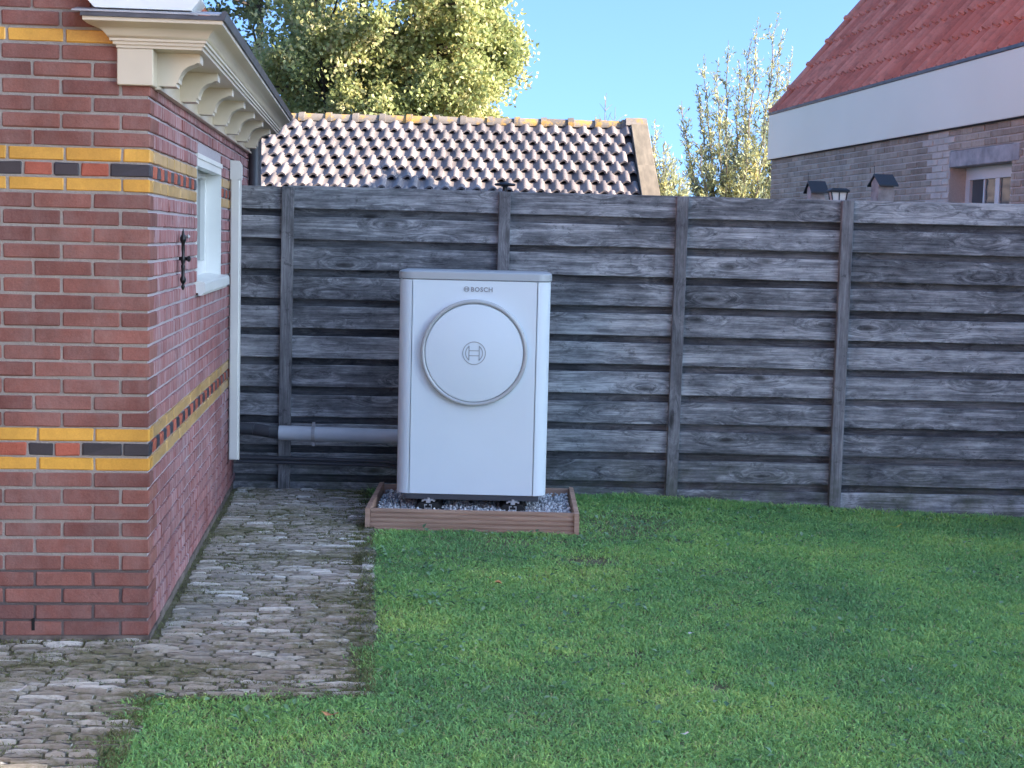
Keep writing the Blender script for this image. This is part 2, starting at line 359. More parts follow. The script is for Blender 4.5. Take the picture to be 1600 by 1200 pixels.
# frame of the brick building: local x = out of its side wall, local y = along the side wall away from the camera
TH = R(5.4); OX, OY = -1.364, 5.756
oV = Vector((math.cos(TH), math.sin(TH), 0)); sV = Vector((-math.sin(TH), math.cos(TH), 0))
def A(lx, ly, z=0): return Vector((OX, OY, z)) + oV*lx + sV*ly
def toA(x, y):
    d = Vector((x-OX, y-OY, 0)); return d.dot(oV), d.dot(sV)

# ---- paved path of worn clinkers on edge
path = empty('paved_path', (OX, OY, 0), TH, kind='structure', label='mossy path of worn clinkers between the wall and the lawn')
def edge_x(ly):    # right edge of the paving in local x
    return .675 + .016*math.sin(ly*2.3) if ly > -.95 else -9
def is_paved(lx, ly):
    if ly > -.74 + .035*math.sin(lx*11) + .02*math.sin(lx*29): return lx < .80 + .015*math.sin(ly*3)
    # front yard: edge steps back to the left
    return lx < .27 - .13*(0) + (-.30)*0 - .0 if False else (lx < .06 + .02*math.sin(ly*5))
link('path_bed', np_mesh('path_bed', [tuple((A(a, b, -.016)-Vector((OX, OY, 0)))) for a, b in ()] or [(-3.2, -2.6, -.011), (.04, -2.6, -.011), (.04, -.74, -.011), (.80, -.74, -.011), (.80, 3.75, -.011), (-3.2, 3.75, -.011)], [np.array([[0, 1, 2, 3, 4, 5]])], M['joint'])).parent = None
pb = bpy.data.objects['path_bed']; pb.parent = path
pave_meshes = []
for k in range(8):
    # worn top: 5x3 grid on a skirt
    L, W_, D_ = 1.0, 1.0, .05
    gxs = [-.5, -.3, 0, .3, .5]; gys = [-.5, 0, .5]; vs_ = []
    for j, y in enumerate(gys):
        for i, x in enumerate(gxs):
            e = (abs(x) == .5) + (abs(y) == .5)
            vs_.append((x*(1-.06*random.random()*(e > 0)), y*(1-.10*random.random()*(e > 0)), -(.002*e+random.uniform(0, .003)) if e else random.uniform(-.002, .003)))
    fs = [(j*5+i, j*5+i+1, (j+1)*5+i+1, (j+1)*5+i) for j in range(2) for i in range(4)]
    rim = [0, 1, 2, 3, 4, 9, 14, 13, 12, 11, 10, 5]
    k0 = len(vs_)
    for r_ in rim: vs_.append((vs_[r_][0]*1.02, vs_[r_][1]*1.04, -.03))
    fs += [(rim[i], rim[(i+1) % 12], k0+(i+1) % 12, k0+i)[::-1] for i in range(12)]
    pave_meshes.append(MB().add(vs_, fs).mesh('paver', M['paver'], 60))
pv = []
row = 0; y = -1.75
while y < 3.62:
    wdt = random.uniform(.027, .041)
    x = -1.35 - random.uniform(0, .15)
    if y >= -.03: x = .02 + random.uniform(-.0, .02) - (.0)
    while True:
        Ln = random.choice((.07, .09, .11, .13, .15, .18)) * random.uniform(.9, 1.1)
        cx, cy = x+Ln/2, y+wdt/2
        if not is_paved(cx, cy): break
        pv.append((cx, cy, Ln-.008, wdt-.005)); x += Ln
    y += wdt + random.uniform(.001, .006)
def pav_area(p):
    d2 = (A(p[0], p[1]).y); c = A(p[0], p[1]); vis = abs(c.x) < .35*c.y+.05 and c.y > 4.25
    return (-p[2]*p[3]/d2**3) if vis else 0
pv.sort(key=pav_area)
rest = []
for k, (cx, cy, a, b) in enumerate(pv):
    z = random.uniform(-.006, .003); rz = random.gauss(0, .012); rx_ = random.gauss(0, .03)
    if k < 300:
        place('paver', random.choice(pave_meshes), path, (cx, cy, z), (a, b, 1), (rx_, random.gauss(0, .015), rz))
    else: rest.append((cx, cy, a, b, z, rz))
mb = MB()
for cx, cy, a, b, z, rz in rest:
    me = random.choice(pave_meshes); T = Matrix.Translation((cx, cy, z)) @ Matrix.Rotation(rz, 4, 'Z') @ Matrix.Diagonal((a, b, 1, 1))
    mb.add([T @ v.co for v in me.vertices], [tuple(p_.vertices) for p_ in me.polygons])
mb.build('far_pavers', M['paver'], path, kind='stuff')
y = -.1
while y < 2.35:
    ln = random.uniform(.17, .21)
    place('kerb_stone', random.choice(pave_meshes), path, (.835+random.gauss(0, .004), y+ln/2, random.uniform(-.008, .003)), (.06, ln-.01, 1.2), (0, random.gauss(0, .05), random.gauss(0, .03)))
    y += ln

# ================================================================== GRASS
def blades(P, h, w_, lean):
    n = len(P); a = rng.uniform(0, 2*np.pi, n); sd = np.stack([np.cos(a), np.sin(a), np.zeros(n)], 1)*w_[:, None]/2
    b = rng.uniform(0, 2*np.pi, n); ln = np.stack([np.cos(b), np.sin(b), np.zeros(n)], 1)*(lean*h)[:, None]
    up = np.zeros((n, 3)); up[:, 2] = h
    v = np.stack([P-sd, P+sd, P-sd*.8+up*.55+ln*.35, P+sd*.8+up*.55+ln*.35, P+up*np.maximum(.25, 1-.35*lean)[:, None]+ln], 1).reshape(-1, 3)
    k = np.arange(n)[:, None]*5
    return v, [k+np.array([[0, 1, 3, 2]]), k+np.array([[2, 3, 4]])]
def vnoise(x, y, s, seed):
    r_ = np.random.default_rng(seed); out = 0
    for o in range(4):
        for _ in range(3):
            a = r_.uniform(0, 2*np.pi); ph = r_.uniform(0, 6.28); out = out + np.sin((x*np.cos(a)+y*np.sin(a))*s*2**o + ph + 1.5*np.sin(y*s+ph))/2**o
    return out/4
def gzn(x, y): return -.036*np.clip(np.minimum(x, 3.2)-.8, 0, None)*np.clip((y-5)/3.0, 0, 1)
N = 620000
yy = rng.uniform(0, 1, N); Y = 4.0 + (9.36-4.0)*yy**1.15
X = rng.uniform(-1.6, 4.0, N)
keep = (X < .375*Y+.25)
X, Y = X[keep], Y[keep]
dx, dy = X-OX, Y-OY; LX = dx*math.cos(TH)+dy*math.sin(TH); LY = -dx*math.sin(TH)+dy*math.cos(TH)
wob = .018*np.sin(LY*9)*1.5+.015*np.sin(LY*23+1)+.03*vnoise(X, Y, 8, 3)+rng.normal(0, .032, len(X))
lawn = np.where(LY > -.73+.035*np.sin(LX*11)+wob*1.6, LX > np.where(LY > -.1, .868, .815)+wob*.8, LX > .05+wob*2)
planter = (X > -.78) & (X < .385) & (Y > 8.118) & (Y < 9.05)
X, Y, LX, LY = [q[lawn & ~planter] for q in (X, Y, LX, LY)]
dens = np.clip(.95+.25*vnoise(X, Y, 2.5, 9), 0, 1)
for cx, cy, rx_, ry_, d in ((.42, 7.45, .17, .13, .93), (.70, 8.55, .40, .45, .72), (1.1, 7.3, .25, .15, .45), (-.2, 7.75, .5, .25, .5), (.76, 5.33, .05, .07, .9), (.50, 5.75, .05, .05, .9), (.9, 8.0, .12, .06, .8), (1.6, 6.4, .10, .08, .5), (.3, 6.4, .12, .1, .5), (.05, 7.95, .6, .14, .62), (-.3, 7.4, .35, .2, .4), (.62, 8.2, .22, .2, .6)):
    dens *= 1-d*np.exp(-(((X-cx)/rx_)**2+((Y-cy)/ry_)**2)**1.5)
k = rng.uniform(0, 1, len(X)) < dens; X, Y = X[k], Y[k]
tall = np.clip(1+.35*vnoise(X, Y, 3.0, 5)+.35*vnoise(X, Y, 17.0, 6), .4, 1.8)
near = np.clip((9.30-Y)*6, 0, 1)
h = rng.uniform(.012, .030, len(X))*tall*(1+.8*(1-near))
P = np.stack([X, Y, gzn(X, Y)-.018], 1)
v, f = blades(P, h, rng.uniform(.0034, .0056, len(X))*(.75+Y*.05), rng.uniform(.5, 1.9, len(X)))
link('lawn_grass', np_mesh('lawn_grass', v, f, M['grass']), kind='stuff', label='short green lawn grass with lighter and worn patches')
# broad-leaved weeds
n = 5200; WX = rng.uniform(-1.3, 3.4, n*3); WY = rng.uniform(4.2, 9.3, n*3)
wx, wy = WX-OX, WY-OY; lx = wx*math.cos(TH)+wy*math.sin(TH); ly = -wx*math.sin(TH)+wy*math.cos(TH)
pr = .10+.55*np.exp(-((lx-.95)/.22)**2)*(ly > -.7)+.45*np.exp(-(((WX+.1)/.9)**2+((WY-7.2)/.9)**2))+.12
pr *= np.clip(.4+1.2*vnoise(WX, WY, 4, 12), 0, 1.4)
k = (rng.uniform(0, 1, n*3) < pr) & np.where(ly > -.74, lx > .86, lx > .07) & ~((WX > -.80) & (WX < .43) & (WY > 8.10)) & (WX < .375*WY+.2)
P = np.stack([WX[k], WY[k], gzn(WX[k], WY[k])+rng.uniform(-.004, .012, k.sum())], 1); n = len(P)
a = rng.uniform(0, 6.28, n); L_ = rng.uniform(.010, .026, n); d = np.stack([np.cos(a), np.sin(a), rng.uniform(-.1, .7, n)], 1); s_ = np.stack([-np.sin(a), np.cos(a), rng.uniform(-.3, .3, n)], 1)
def leafquads(P, d, s_, L_, W_, fold=.25):
    up = np.cross(d, s_); n = len(P)
    v = np.stack([P, P+d*(L_*.45)[:, None]-s_*(W_/2)[:, None]+up*(fold*W_)[:, None], P+d*L_[:, None], P+d*(L_*.45)[:, None]+s_*(W_/2)[:, None]+up*(fold*W_)[:, None]], 1).reshape(-1, 3)
    k = np.arange(n)[:, None]*4; return v, [k+np.array([[0, 1, 2]]), k+np.array([[0, 2, 3]])]
v, f = leafquads(P, d, s_, L_*1.3, L_*.9)
link('lawn_weeds', np_mesh('lawn_weeds', v, f, M['weed']), kind='stuff', label='broad leaved weeds and clover scattered in the lawn')
# moss and dry grass in the paving joints
n = 190000; lx = rng.uniform(-1.3, .9, n); ly = rng.uniform(-1.6, 3.6, n)
okp = np.where(ly > -.74, lx < .86, lx < .12) & ((ly < -.01) | (lx > .0)); nz = vnoise(lx, ly, 5, 21)
edge = np.exp(-((lx-.84)/.09)**2)*(ly > -.74) + np.exp(-((lx-.1)/.08)**2)*(ly < -.74) + np.exp(-((ly+.03)/.03)**2)*(lx < .02)
k = okp & (rng.uniform(0, 1, n) < np.clip(.16+.65*nz+.9*edge, .03, 1)); lx, ly = lx[k], ly[k]
P = np.stack([OX+lx*math.cos(TH)-ly*math.sin(TH), OY+lx*math.sin(TH)+ly*math.cos(TH), np.full(len(lx), -.008)], 1)
eg = np.clip(edge[k], 0, 1)
v, f = blades(P, rng.uniform(.005, .015, len(P))*(1+1.2*eg*rng.uniform(0, 1, len(P))), rng.uniform(.002, .004, len(P)), rng.uniform(.5, 2.2, len(P)))
link('joint_moss', np_mesh('joint_moss', v, f, M['moss']), kind='stuff', label='moss and dry grass in the joints of the clinker path')

# ================================================================== BRICK BUILDING (left)
bh = empty('brick_outbuilding', (OX, OY, 0), TH, label='red brick outbuilding with yellow and black brick bands and cream bracketed cornice', cat='building')
WY0, WY1, WZ0, WZ1 = 1.575, 2.78, 1.308, 1.925
DEP = .009   # joint depth
core = MB()
core.box(-3.6, -DEP, DEP, WY0, 0, 2.60); core.box(-3.6, -DEP, WY1, 4.95, 0, 2.10)
core.box(-3.6, -DEP, WY0, WY1, 0, WZ0); core.box(-3.6, -DEP, WY0, WY1, WZ1, 2.30); core.box(-3.6, -.25, DEP, WY0, 2.60, 3.6)
# front skin and side skin carry the two mortar colours
wall = core.build('wall', M['mortarside'], bh)
fs_ = MB().box(-3.6, -DEP-.001, DEP-.0035, DEP+.002, 0, 2.34).box(-3.6, -.222, DEP-.0035, DEP+.002, 2.34, 3.6).build('front_pointing', M['mortar'], bh)
MB().box(-3.6, .004, -.012, .3, -.03, .010).box(-.2, .006, .3, 4.9, -.03, .024).build('plinth', M['plinth'], bh)
# courses (z0, height, kind)
courses = []; z = .0105
for k in range(10): courses.append((z, .0530, 'r', k)); z += .0635
for kd in 'yby': courses.append((z, .0475, kd, 0)); z += .0553
for k in range(14): courses.append((z, .0520, 'r', k)); z += .0629
for kd in 'yby': courses.append((z, .0475, kd, 0)); z += .0553
for k in range(6): courses.append((z, .0520, 'r', k+1)); z += .0625
courses.append((z, .0475, 'y', 0)); z += .0575
for k in range(6): courses.append((z, .0520, 'r', k)); z += .0629
PIT, HD = .2158, .1035; JT = .0098
UB = {k: unit_bricks(M[k], 5, 1, 1, 1, .0, 0) for k in ()}
def varm(mat, lx, ly, lz): return unit_bricks(mat, 5, lx, ly, lz, .0038, .0017)
BR = {}
def brick_mesh(key, lx, ly, lz):
    k = (key, round(lx, 3), round(ly, 3), round(lz, 3))
    if k not in BR: BR[k] = varm(M[key], lx, ly, lz)
    return random.choice(BR[k])
names = {'red': 'brick', 'redside': 'brick', 'yellow': 'yellow_brick', 'yellowside': 'yellow_brick', 'black': 'black_brick', 'orange': 'orange_brick'}
todo = []  # (priority, key, lx,ly,lz, cx,cy,cz)
for ci, (z0, hh, kd, k) in enumerate(courses):
    cz = z0+hh/2; proud = random.uniform(-.0008, .0008)
    if kd == 'r':
        full = (ci % 2 == 1)
        if ci > 12: full = (k % 2 == 1)
        # front: corner brick first
        if full:
            todo.append((0, 'red', PIT-JT, HD, hh, -(PIT-JT)/2, HD/2, cz)); x = -PIT
        else:
            todo.append((0, 'red', HD, PIT-JT, hh, -HD/2, (PIT-JT)/2, cz)); x = -HD-JT
        while x > -1.0:
            todo.append((0-x, 'red', PIT-JT, .09, hh, x-(PIT-JT)/2, .045, cz)); x -= PIT
        y = HD+JT if full else PIT
        if z0 > 2.06: continue
        while y < 4.85:
            a, b = y, y+PIT-JT
            if b > 4.9: b = 4.9
            if WZ0-.05 < z0 < WZ1-.0 or WZ0-.05 < z0+hh < WZ1+.02:
                if z0+hh > WZ0 and z0 < WZ1:
                    if a < WY0 < b: b = WY0
                    elif a >= WY0 and b <= WY1: y += PIT; continue
                    elif a < WY1 < b: a = WY1
            if b-a > .02: todo.append((a+.2, 'redside', .09, b-a, hh, -.045, (a+b)/2, cz))
            y += PIT
    elif kd == 'y':
        x = 0.0
        top = z0 > 1.6; first = .098 if top else .200
        todo.append((0, 'yellow', first, .09, hh, -first/2, .045, cz)); x = -first-.009
        while x > -1.0:
            todo.append((0, 'yellow', .199, .09, hh, x-.0995, .045, cz)); x -= .208
        if z0 > 2.06: continue
        y = .09+.009
        while y < 4.85:
            a, b = y, y+.199
            if z0+hh > WZ0 and z0 < WZ1:
                if a < WY0 < b: b = WY0
                elif a >= WY0 and b <= WY1: y += .208; continue
                elif a < WY1 < b: a = WY1
            if b-a > .02: todo.append((a, 'yellowside', .09, b-a, hh, -.045, (a+b)/2, cz))
            y += .208
    else:
        x = 0.0; top = z0 > 1.6
        seq = [('black', .145), ('orange', .097), ('black', .090), ('orange', .100), ('black', .1), ('orange', .1), ('black', .1), ('orange', .1), ('black', .15)] if top else \
              [('black', .096), ('black', .145), ('orange', .091), ('black', .089), ('orange', .1), ('black', .15), ('orange', .09), ('black', .1), ('orange', .1), ('black', .1)]
        for key, ln in seq:
            todo.append((0, key, ln, .09, hh, x-ln/2, .045, cz)); x -= ln+.0085
        y = .0985; q = 0
        while y < 4.8:
            a, b = y, y+.095
            key = ('orange', 'black')[q % 2]; q += 1; y += .1045
            if z0+hh > WZ0 and z0 < WZ1 and b > WY0 and a < WY1: continue
            todo.append((a, key, .09, b-a, hh, -.045, (a+b)/2, cz))
todo.sort(key=lambda q: q[0]); cnt = {}; restb = {}
for pr_, key, lx, ly, lz, cx, cy, cz in todo:
    nm = names[key]; cnt[nm] = cnt.get(nm, 0)+1
    j = random.uniform(-.0022, .0022)
    jx = j if (key.endswith('side')) else 0; jy = j if not key.endswith('side') else 0
    me = brick_mesh(key, lx, ly, lz)
    loc = (cx+jx, cy+jy, cz); rot = (random.gauss(0, .004), 0, random.gauss(0, .003))
    if cnt[nm] <= 300: place(nm, me, bh, loc, (1, 1, 1), rot)
    else:
        T = Matrix.Translation(loc); restb.setdefault(key, MB()).add([T @ v_.co for v_ in me.vertices], [tuple(p_.vertices) for p_ in me.polygons])
for key, mb in restb.items(): mb.build('far_bricks', M[key], bh, kind='stuff')
MB().box(-.4385, -.4265, -.0022, .02, .030, .078).build('weep_vent', M['darkgap'], bh)
# window in the side wall
win = empty('window', (0, 0, 0)); win.parent = bh
r = .095
for q in (WY0, WY1-.018): MB().box(-r-.03, -.002, q, q+.018, WZ0, WZ1).build('reveal_board', M['white'], win)
MB().box(-r-.03, .004, WY0-.006, WY1+.006, WZ1-.024, WZ1-.001).box(-.05, -.002, WY0+.018, WY1-.018, WZ1-.06, WZ1-.022).build('head_board', M['white'], win)
fr = MB(); fr.box(-r-.03, -r+.012, WY0+.018, WY0+.085, WZ0+.02, WZ1-.022).box(-r-.03, -r+.012, WY1-.085, WY1-.018, WZ0+.02, WZ1-.022).box(-r-.03, -r+.012, WY0+.085, WY1-.085, WZ1-.09, WZ1-.022).box(-r-.03, -r+.012, WY0+.085, WY1-.085, WZ0+.02, WZ0+.09)
fr.box(-r-.02, -r, (WY0+WY1)/2-.03, (WY0+WY1)/2+.03, WZ0+.09, WZ1-.09); fr.build('frame', M['white'], win)
MB().box(-r-.018, -r-.012, WY0+.085, (WY0+WY1)/2-.03, WZ0+.09, WZ1-.09).box(-r-.018, -r-.012, (WY0+WY1)/2+.03, WY1-.085, WZ0+.09, WZ1-.09).build('pane', M['glass'], win)
MB().prism([(-r-.02, WZ0+.024), (.036, WZ0+.008), (.042, WZ0-.002), (.042, WZ0-.042), (.030, WZ0-.046), (.026, WZ0-.058), (.010, WZ0-.058), (.008, WZ0-.046), (-.002, WZ0-.046), (-r-.02, WZ0-.0)], WY0-.02, WY1+.05).build('sill', M['white'], win)
# cornice
cor = empty('cornice', (0, 0, 0)); cor.parent = bh
FX0, FX1, FY0, FY1 = -.112, .186, -.022, 4.70
prof = [(0, 2.217), (.006, 2.217), (.006, 2.229), (.014, 2.229), (.014, 2.240), (.022, 2.241), (.022, 2.250), (.026, 2.252), (.031, 2.262), (.040, 2.275), (.054, 2.287), (.071, 2.295), (.082, 2.301), (.085, 2.303), (.085, 2.316)]
mb = MB(); vs_ = []; 
for e, zz in prof: vs_ += [(FX0-e*1.35, FY0-e, zz), (FX1+e, FY0-e, zz), (FX1+e, FY1, zz), (FX0-e*1.35, FY1, zz)]
fs = [(i*4+k, i*4+(k+1) % 4, (i+1)*4+(k+1) % 4, (i+1)*4+k) for i in range(len(prof)-1) for k in range(4)]
fs += [(3, 2, 1, 0), tuple(4*(len(prof)-1)+q for q in range(4))]
mb.add(vs_, fs).build('moulding', M['cream'], cor, 40)
e = .090
mb = MB(); mb.prism([(FX1+e+.004, 2.3165), (FX1+e+.012, 2.346), (FX1+e+.006, 2.351), (FX1+e-.004, 2.349), (FX1+e-.012, 2.331), (FX0-e*1.35, 2.331), (FX0-e*1.35, 2.3165)], FY0-e-.004, 4.75)
mb.build('gutter_edge', M['zinc'], cor)
MB().prism([(FY0-e-.007, 2.3325), (-.004, 2.357), (-.004, 2.361), (FY0-e-.007, 2.3375)], FX0-e*1.35-.03, FX1+e-.014, 'x').build('lead_flashing', M['zincl'], cor)
MB().box(-.118, .013, -.024, .09, 2.083, 2.2165, .003).build('corner_block', M['cream'], cor)
MB().box(-.01, .014, .09, 4.60, 2.092, 2.2165).box(-.01, .024, .0901, 4.60, 2.080, 2.091).build('frieze_board', M['cream'], cor)
pr2 = [(.014, 2.094), (.082, 2.094), (.082, 2.108), (.090, 2.108)]
for q in range(1, 8):
    a = math.pi/2*q/8; pr2.append((.090+.068*(1-math.cos(a)), 2.108+.070*math.sin(a)))
pr2 += [(.158, 2.184), (.170, 2.184), (.170, 2.2165), (.014, 2.2165)]
bm = MB().prism(pr2, 0, .10).mesh('bracket', M['cream'])
for k in range(7): place('bracket', bm, cor, (0, .10+.675*k, 0))
# gable verge box on top of the cornice, brick gable to its left
MB().prism([(-.190, 2.353), (.155, 2.353), (.190, 2.395), (-.35, 3.4), (-.9, 3.4), (-.235, 2.40)], -.075, .10).build('barge_board', M['white'], bh)
MB().prism([(.16, 2.350), (.19, 2.385), (-1.9, 4.2), (-1.95, 4.15)], .1005, 4.9).build('roof_slope', M['tilered'], bh)
MB().tube([(.045, 4.62, 2.21), (.045, 4.62, 1.0), (.045, 4.62, 0)], .042, 12).build('rear_downpipe', M['zinc'], bh, 40)
# cream cable cover
cv = empty('cable_cover', tuple(A(0, 3.28)), TH, label='tall cream rectangular pipe cover on the side wall beside the window', cat='pipe cover')
MB().box(.006, .060, -.035, .035, .215, 1.90, .006).box(.060, .066, -.022, .022, .215, 1.90).build('cover_channel', M['creampvc'], cv)
MB().prism([(.004, 1.86), (.0695, 1.86), (.0695, 1.945), (.055, 1.968), (.004, 1.970)], -.0375, .0375).build('end_cap', M['creampvc'], cv)
# wrought iron wall anchor
an = empty('wall_anchor', tuple(A(0, .843)), TH, label='black wrought iron wall anchor on the side wall of the brick building', cat='wall anchor')
prf = [(.001, 0), (.006, .006), (.010, .018), (.005, .028), (.013, .040), (.015, .052), (.008, .066), (.009, .10), (.011, .112), (.007, .12), (.012, .135), (.012, .148), (.007, .16), (.009, .19), (.008, .215), (.015, .23), (.015, .243), (.008, .255), (.005, .27), (.001, .285)]
mb = MB().lathe(prf, 12, Matrix.Translation((.022, 0, 1.300)) @ Matrix.Diagonal((.9, 1.25, .93, 1))); mb.build('anchor_bar', M['iron'], an, 50)
MB().lathe([(.0, -.03), (.008, -.03), (.008, .004), (.013, .008), (.012, .018), (.0, .022)], 10, Matrix.Translation((.034, .004, 1.435)) @ Matrix.Rotation(R(90), 4, 'Y')).build('anchor_bolt', M['iron'], an, 50)
MB().lathe([(.0, -.03), (.007, -.03), (.007, .0), (.010, .006), (.0, .014)], 10, Matrix.Translation((.038, .002, 1.530)) @ Matrix.Rotation(R(90), 4, 'Y')).build('anchor_bolt', M['steel'], an, 50)

# ================================================================== FENCE
FT = math.atan(.03); F0 = (0, 9.40)
fence = empty('board_fence', (0, 9.40, 0), FT, label='long weathered grey fence of horizontal boards across the back of the garden', cat='fence')
bays = [-1.70, -1.385, -.068, .998, 2.014, 3.34, 4.45, 5.3]
def fw(fx): return Vector((fx*math.cos(FT), 9.40+fx*math.sin(FT), 0))
pm = {}
def plank_mesh(L, H, T, mat, ends=0):
    k = (round(L, 2), H, mat.name, random.randrange(3))
    if k not in pm:
        n = max(2, int(L/.18)); pts = []
        vs_ = []; fs = []
        for i in range(n+1):
            x = L*i/n; dz = random.uniform(-.0022, .0022); dz2 = random.uniform(-.0022, .0022); dy = random.uniform(-.001, .001)
            vs_ += [(x, dy+.0, dz), (x, dy-T+.002, dz), (x, dy-T, dz+.003), (x, dy-T, H+dz2-.003), (x, dy-T+.002, H+dz2), (x, dy, H+dz2)]
        for i in range(n):
            for q in range(6): fs.append((i*6+q, i*6+(q+1) % 6, (i+1)*6+(q+1) % 6, (i+1)*6+q))
        fs += [(5, 4, 3, 2, 1, 0), tuple(n*6+q for q in range(6))]
        pm[k] = MB().add(vs_, [f_[::-1] for f_ in fs]).mesh('plank', mat)
    return pm[k]
for b in range(len(bays)-1):
    a0, a1 = bays[b]+.004, bays[b+1]-.004
    L = a1-a0
    for k in range(-1, 10):
        z0 = .085+.18*k + random.gauss(0, .0022)
        H = .133 if k < 9 else .135
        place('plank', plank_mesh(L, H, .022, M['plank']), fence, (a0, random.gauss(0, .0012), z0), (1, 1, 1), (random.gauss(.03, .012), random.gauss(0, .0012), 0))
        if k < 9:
            place('back_plank', plank_mesh(L, .140, .016, M['plankshade']), fence, (a0, .058+random.gauss(0, .001), z0+.086+random.gauss(0, .003)), (1, 1, 1), (random.gauss(0, .01), random.gauss(0, .002), 0))
for i, fx in enumerate(bays[1:-1]):
    T = Matrix.Translation((fx, -.022, 0)) @ Matrix.Rotation(R((.2, -.15, .3, .1, 0, 0)[i]), 4, 'Y')
    g = gz(fw(fx).x, 9.4)
    MB().box(-.036, .036, -.040, 0, g-.05, 1.838, .003, T).build('batten', M['batten'], fence)
    MB().box(-.035, .035, .070, .14, g-.05, 1.83, .003, Matrix.Translation((fx, 0, 0))).build('rear_post', M['batten'], fence)
# solar cap on the post behind the pump
lamp = empty('post_lamp', tuple(fw(-.072)+Vector((0, .02, 1.838))), label='small flat black lamp disc on the fence post above the heat pump', cat='lamp')
MB().lathe([(.0, 0), (.018, 0), (.014, .03), (.02, .035), (.0, .036)], 14).build('stem', M['blackroof'], lamp, 40)
MB().lathe([(.0, .036), (.058, .038), (.066, .045), (.058, .053), (.0, .060)], 20).build('lamp_disc', M['blackroof'], lamp, 40)
# square lantern on the next post
lan = empty('post_lantern', tuple(fw(1.985)+Vector((0, .10, 1.83))), FT, label='square lantern with flat black cap and pale glass on the fence post', cat='lantern')
MB().prism([(-.040, -.03), (-.030, -.02), (.030, -.02), (.040, -.03), (.050, .060), (-.050, .060)][2:] + [(-.030, -.02)], -.035, .035).build('lantern_glass', M['lampglass'], lan)
mb = MB()
for sx in (-1, 1):
    for sy in (-1, 1): mb.tube([(sx*.036, sy*.038, -.02), (sx*.049, sy*.038, .062)], .004, 6)
mb.box(-.003, .003, -.040, -.036, -.02, .06); mb.build('lantern_bars', M['blackroof'], lan)
mb = MB().box(-.060, .060, -.055, .055, .062, .072, .002).add([(-.062, -.058, .072), (.062, -.058, .072), (.062, .058, .072), (-.062, .058, .072), (-.042, -.04, .086), (.042, -.04, .086), (.042, .04, .086), (-.042, .04, .086)], [(0, 1, 5, 4), (1, 2, 6, 5), (2, 3, 7, 6), (3, 0, 4, 7), (4, 5, 6, 7), (3, 2, 1, 0)])
mb.build('lantern_cap', M['blackroof'], lan)
# bird houses behind the fence
def birdhouse(x, y, zt, w_, d_, rz, label):
    o = empty('bird_house', (x, y, 0), rz, label=label, cat='bird house', group='bird houses standing behind the fence')
    MB().tube([(0, 0, 0), (0, 0, zt-.28)], .022, 8).build('pole', M['greywood'], o, 40)
    MB().prism([(-d_/2, zt-.28), (d_/2, zt-.28), (d_/2, zt-.055), (0, zt-.012), (-d_/2, zt-.055)], -w_/2+.012, w_/2-.012, 'x').build('box', M['greywood'], o)
    rf = MB()
    for sg in (-1, 1):
        rf.prism([(0, zt), (sg*(d_/2+.045), zt-.075), (sg*(d_/2+.045), zt-.085), (0, zt-.012)][::sg], -w_/2, w_/2, 'x')
    rf.build('roof', M['blackroof'], o)
    MB().tube([(-w_/2+.004, 0, zt-.02), (-w_/2+.002, 0, zt+.055)], .0022, 5).build('hanging_wire', M['iron'], o)
birdhouse(2.03, 10.5, 1.998, .122, .09, R(7), 'smaller bird house with black pitched roof left of the lantern behind the fence')
birdhouse(2.48, 10.5, 2.055, .135, .13, R(9), 'larger bird house with black pitched roof between lantern and far window')

# ================================================================== HEAT PUMP
PX, PY = -.214, 8.40
hp = empty('heat_pump', (PX, PY, 0), label='large white box shaped heat pump with round fan cover standing before the fence', cat='heat pump')
ZB, ZT = .142, 1.323; HWD = .4145; DP = .44; RC = .075
def rrect(hw, y0, y1, rc, n=8):
    pts = []
    for (cx, cy, a0) in ((hw-rc, y0+rc, -90), (hw-rc*.4, y1-rc*.4, 0), (-hw+rc*.4, y1-rc*.4, 90), (-hw+rc, y0+rc, 180)):
        rr = rc if cy < (y0+y1)/2 else rc*.4
        for i in range(n+1):
            a = R(a0+90*i/n); pts.append((cx+rr*math.cos(a), cy+rr*math.sin(a)))
    return pts
MB().prism(rrect(HWD-.006, .006, DP-.004, RC), ZB+.004, ZT-.002, 'z').build('inner_casing', M['darkgap'], hp)
xs = .3465
for sg in (-1, 1):
    out = [(sg*(xs+.0018), .0045), (sg*(xs+.0018), 0)]
    for i in range(9):
        a = R(-90+90*i/8); out.append((sg*(HWD-RC+RC*math.cos(a)), RC+RC*math.sin(a)))
    out += [(sg*HWD, DP), (sg*(HWD-.005), DP)]
    for i in range(8, -1, -1):
        a = R(-90+90*i/8); out.append((sg*(HWD-RC+(RC-.005)*math.cos(a)), RC+(RC-.005)*math.sin(a)))
    MB().prism(out if sg > 0 else out[::-1], ZB, ZT, 'z').build('side_panel', M['pump'], hp, 35)
fp = MB().box(-xs+.0018, xs-.0018, 0, .0055, ZB, ZT, .0012).build('front_panel', M['pump'], hp)
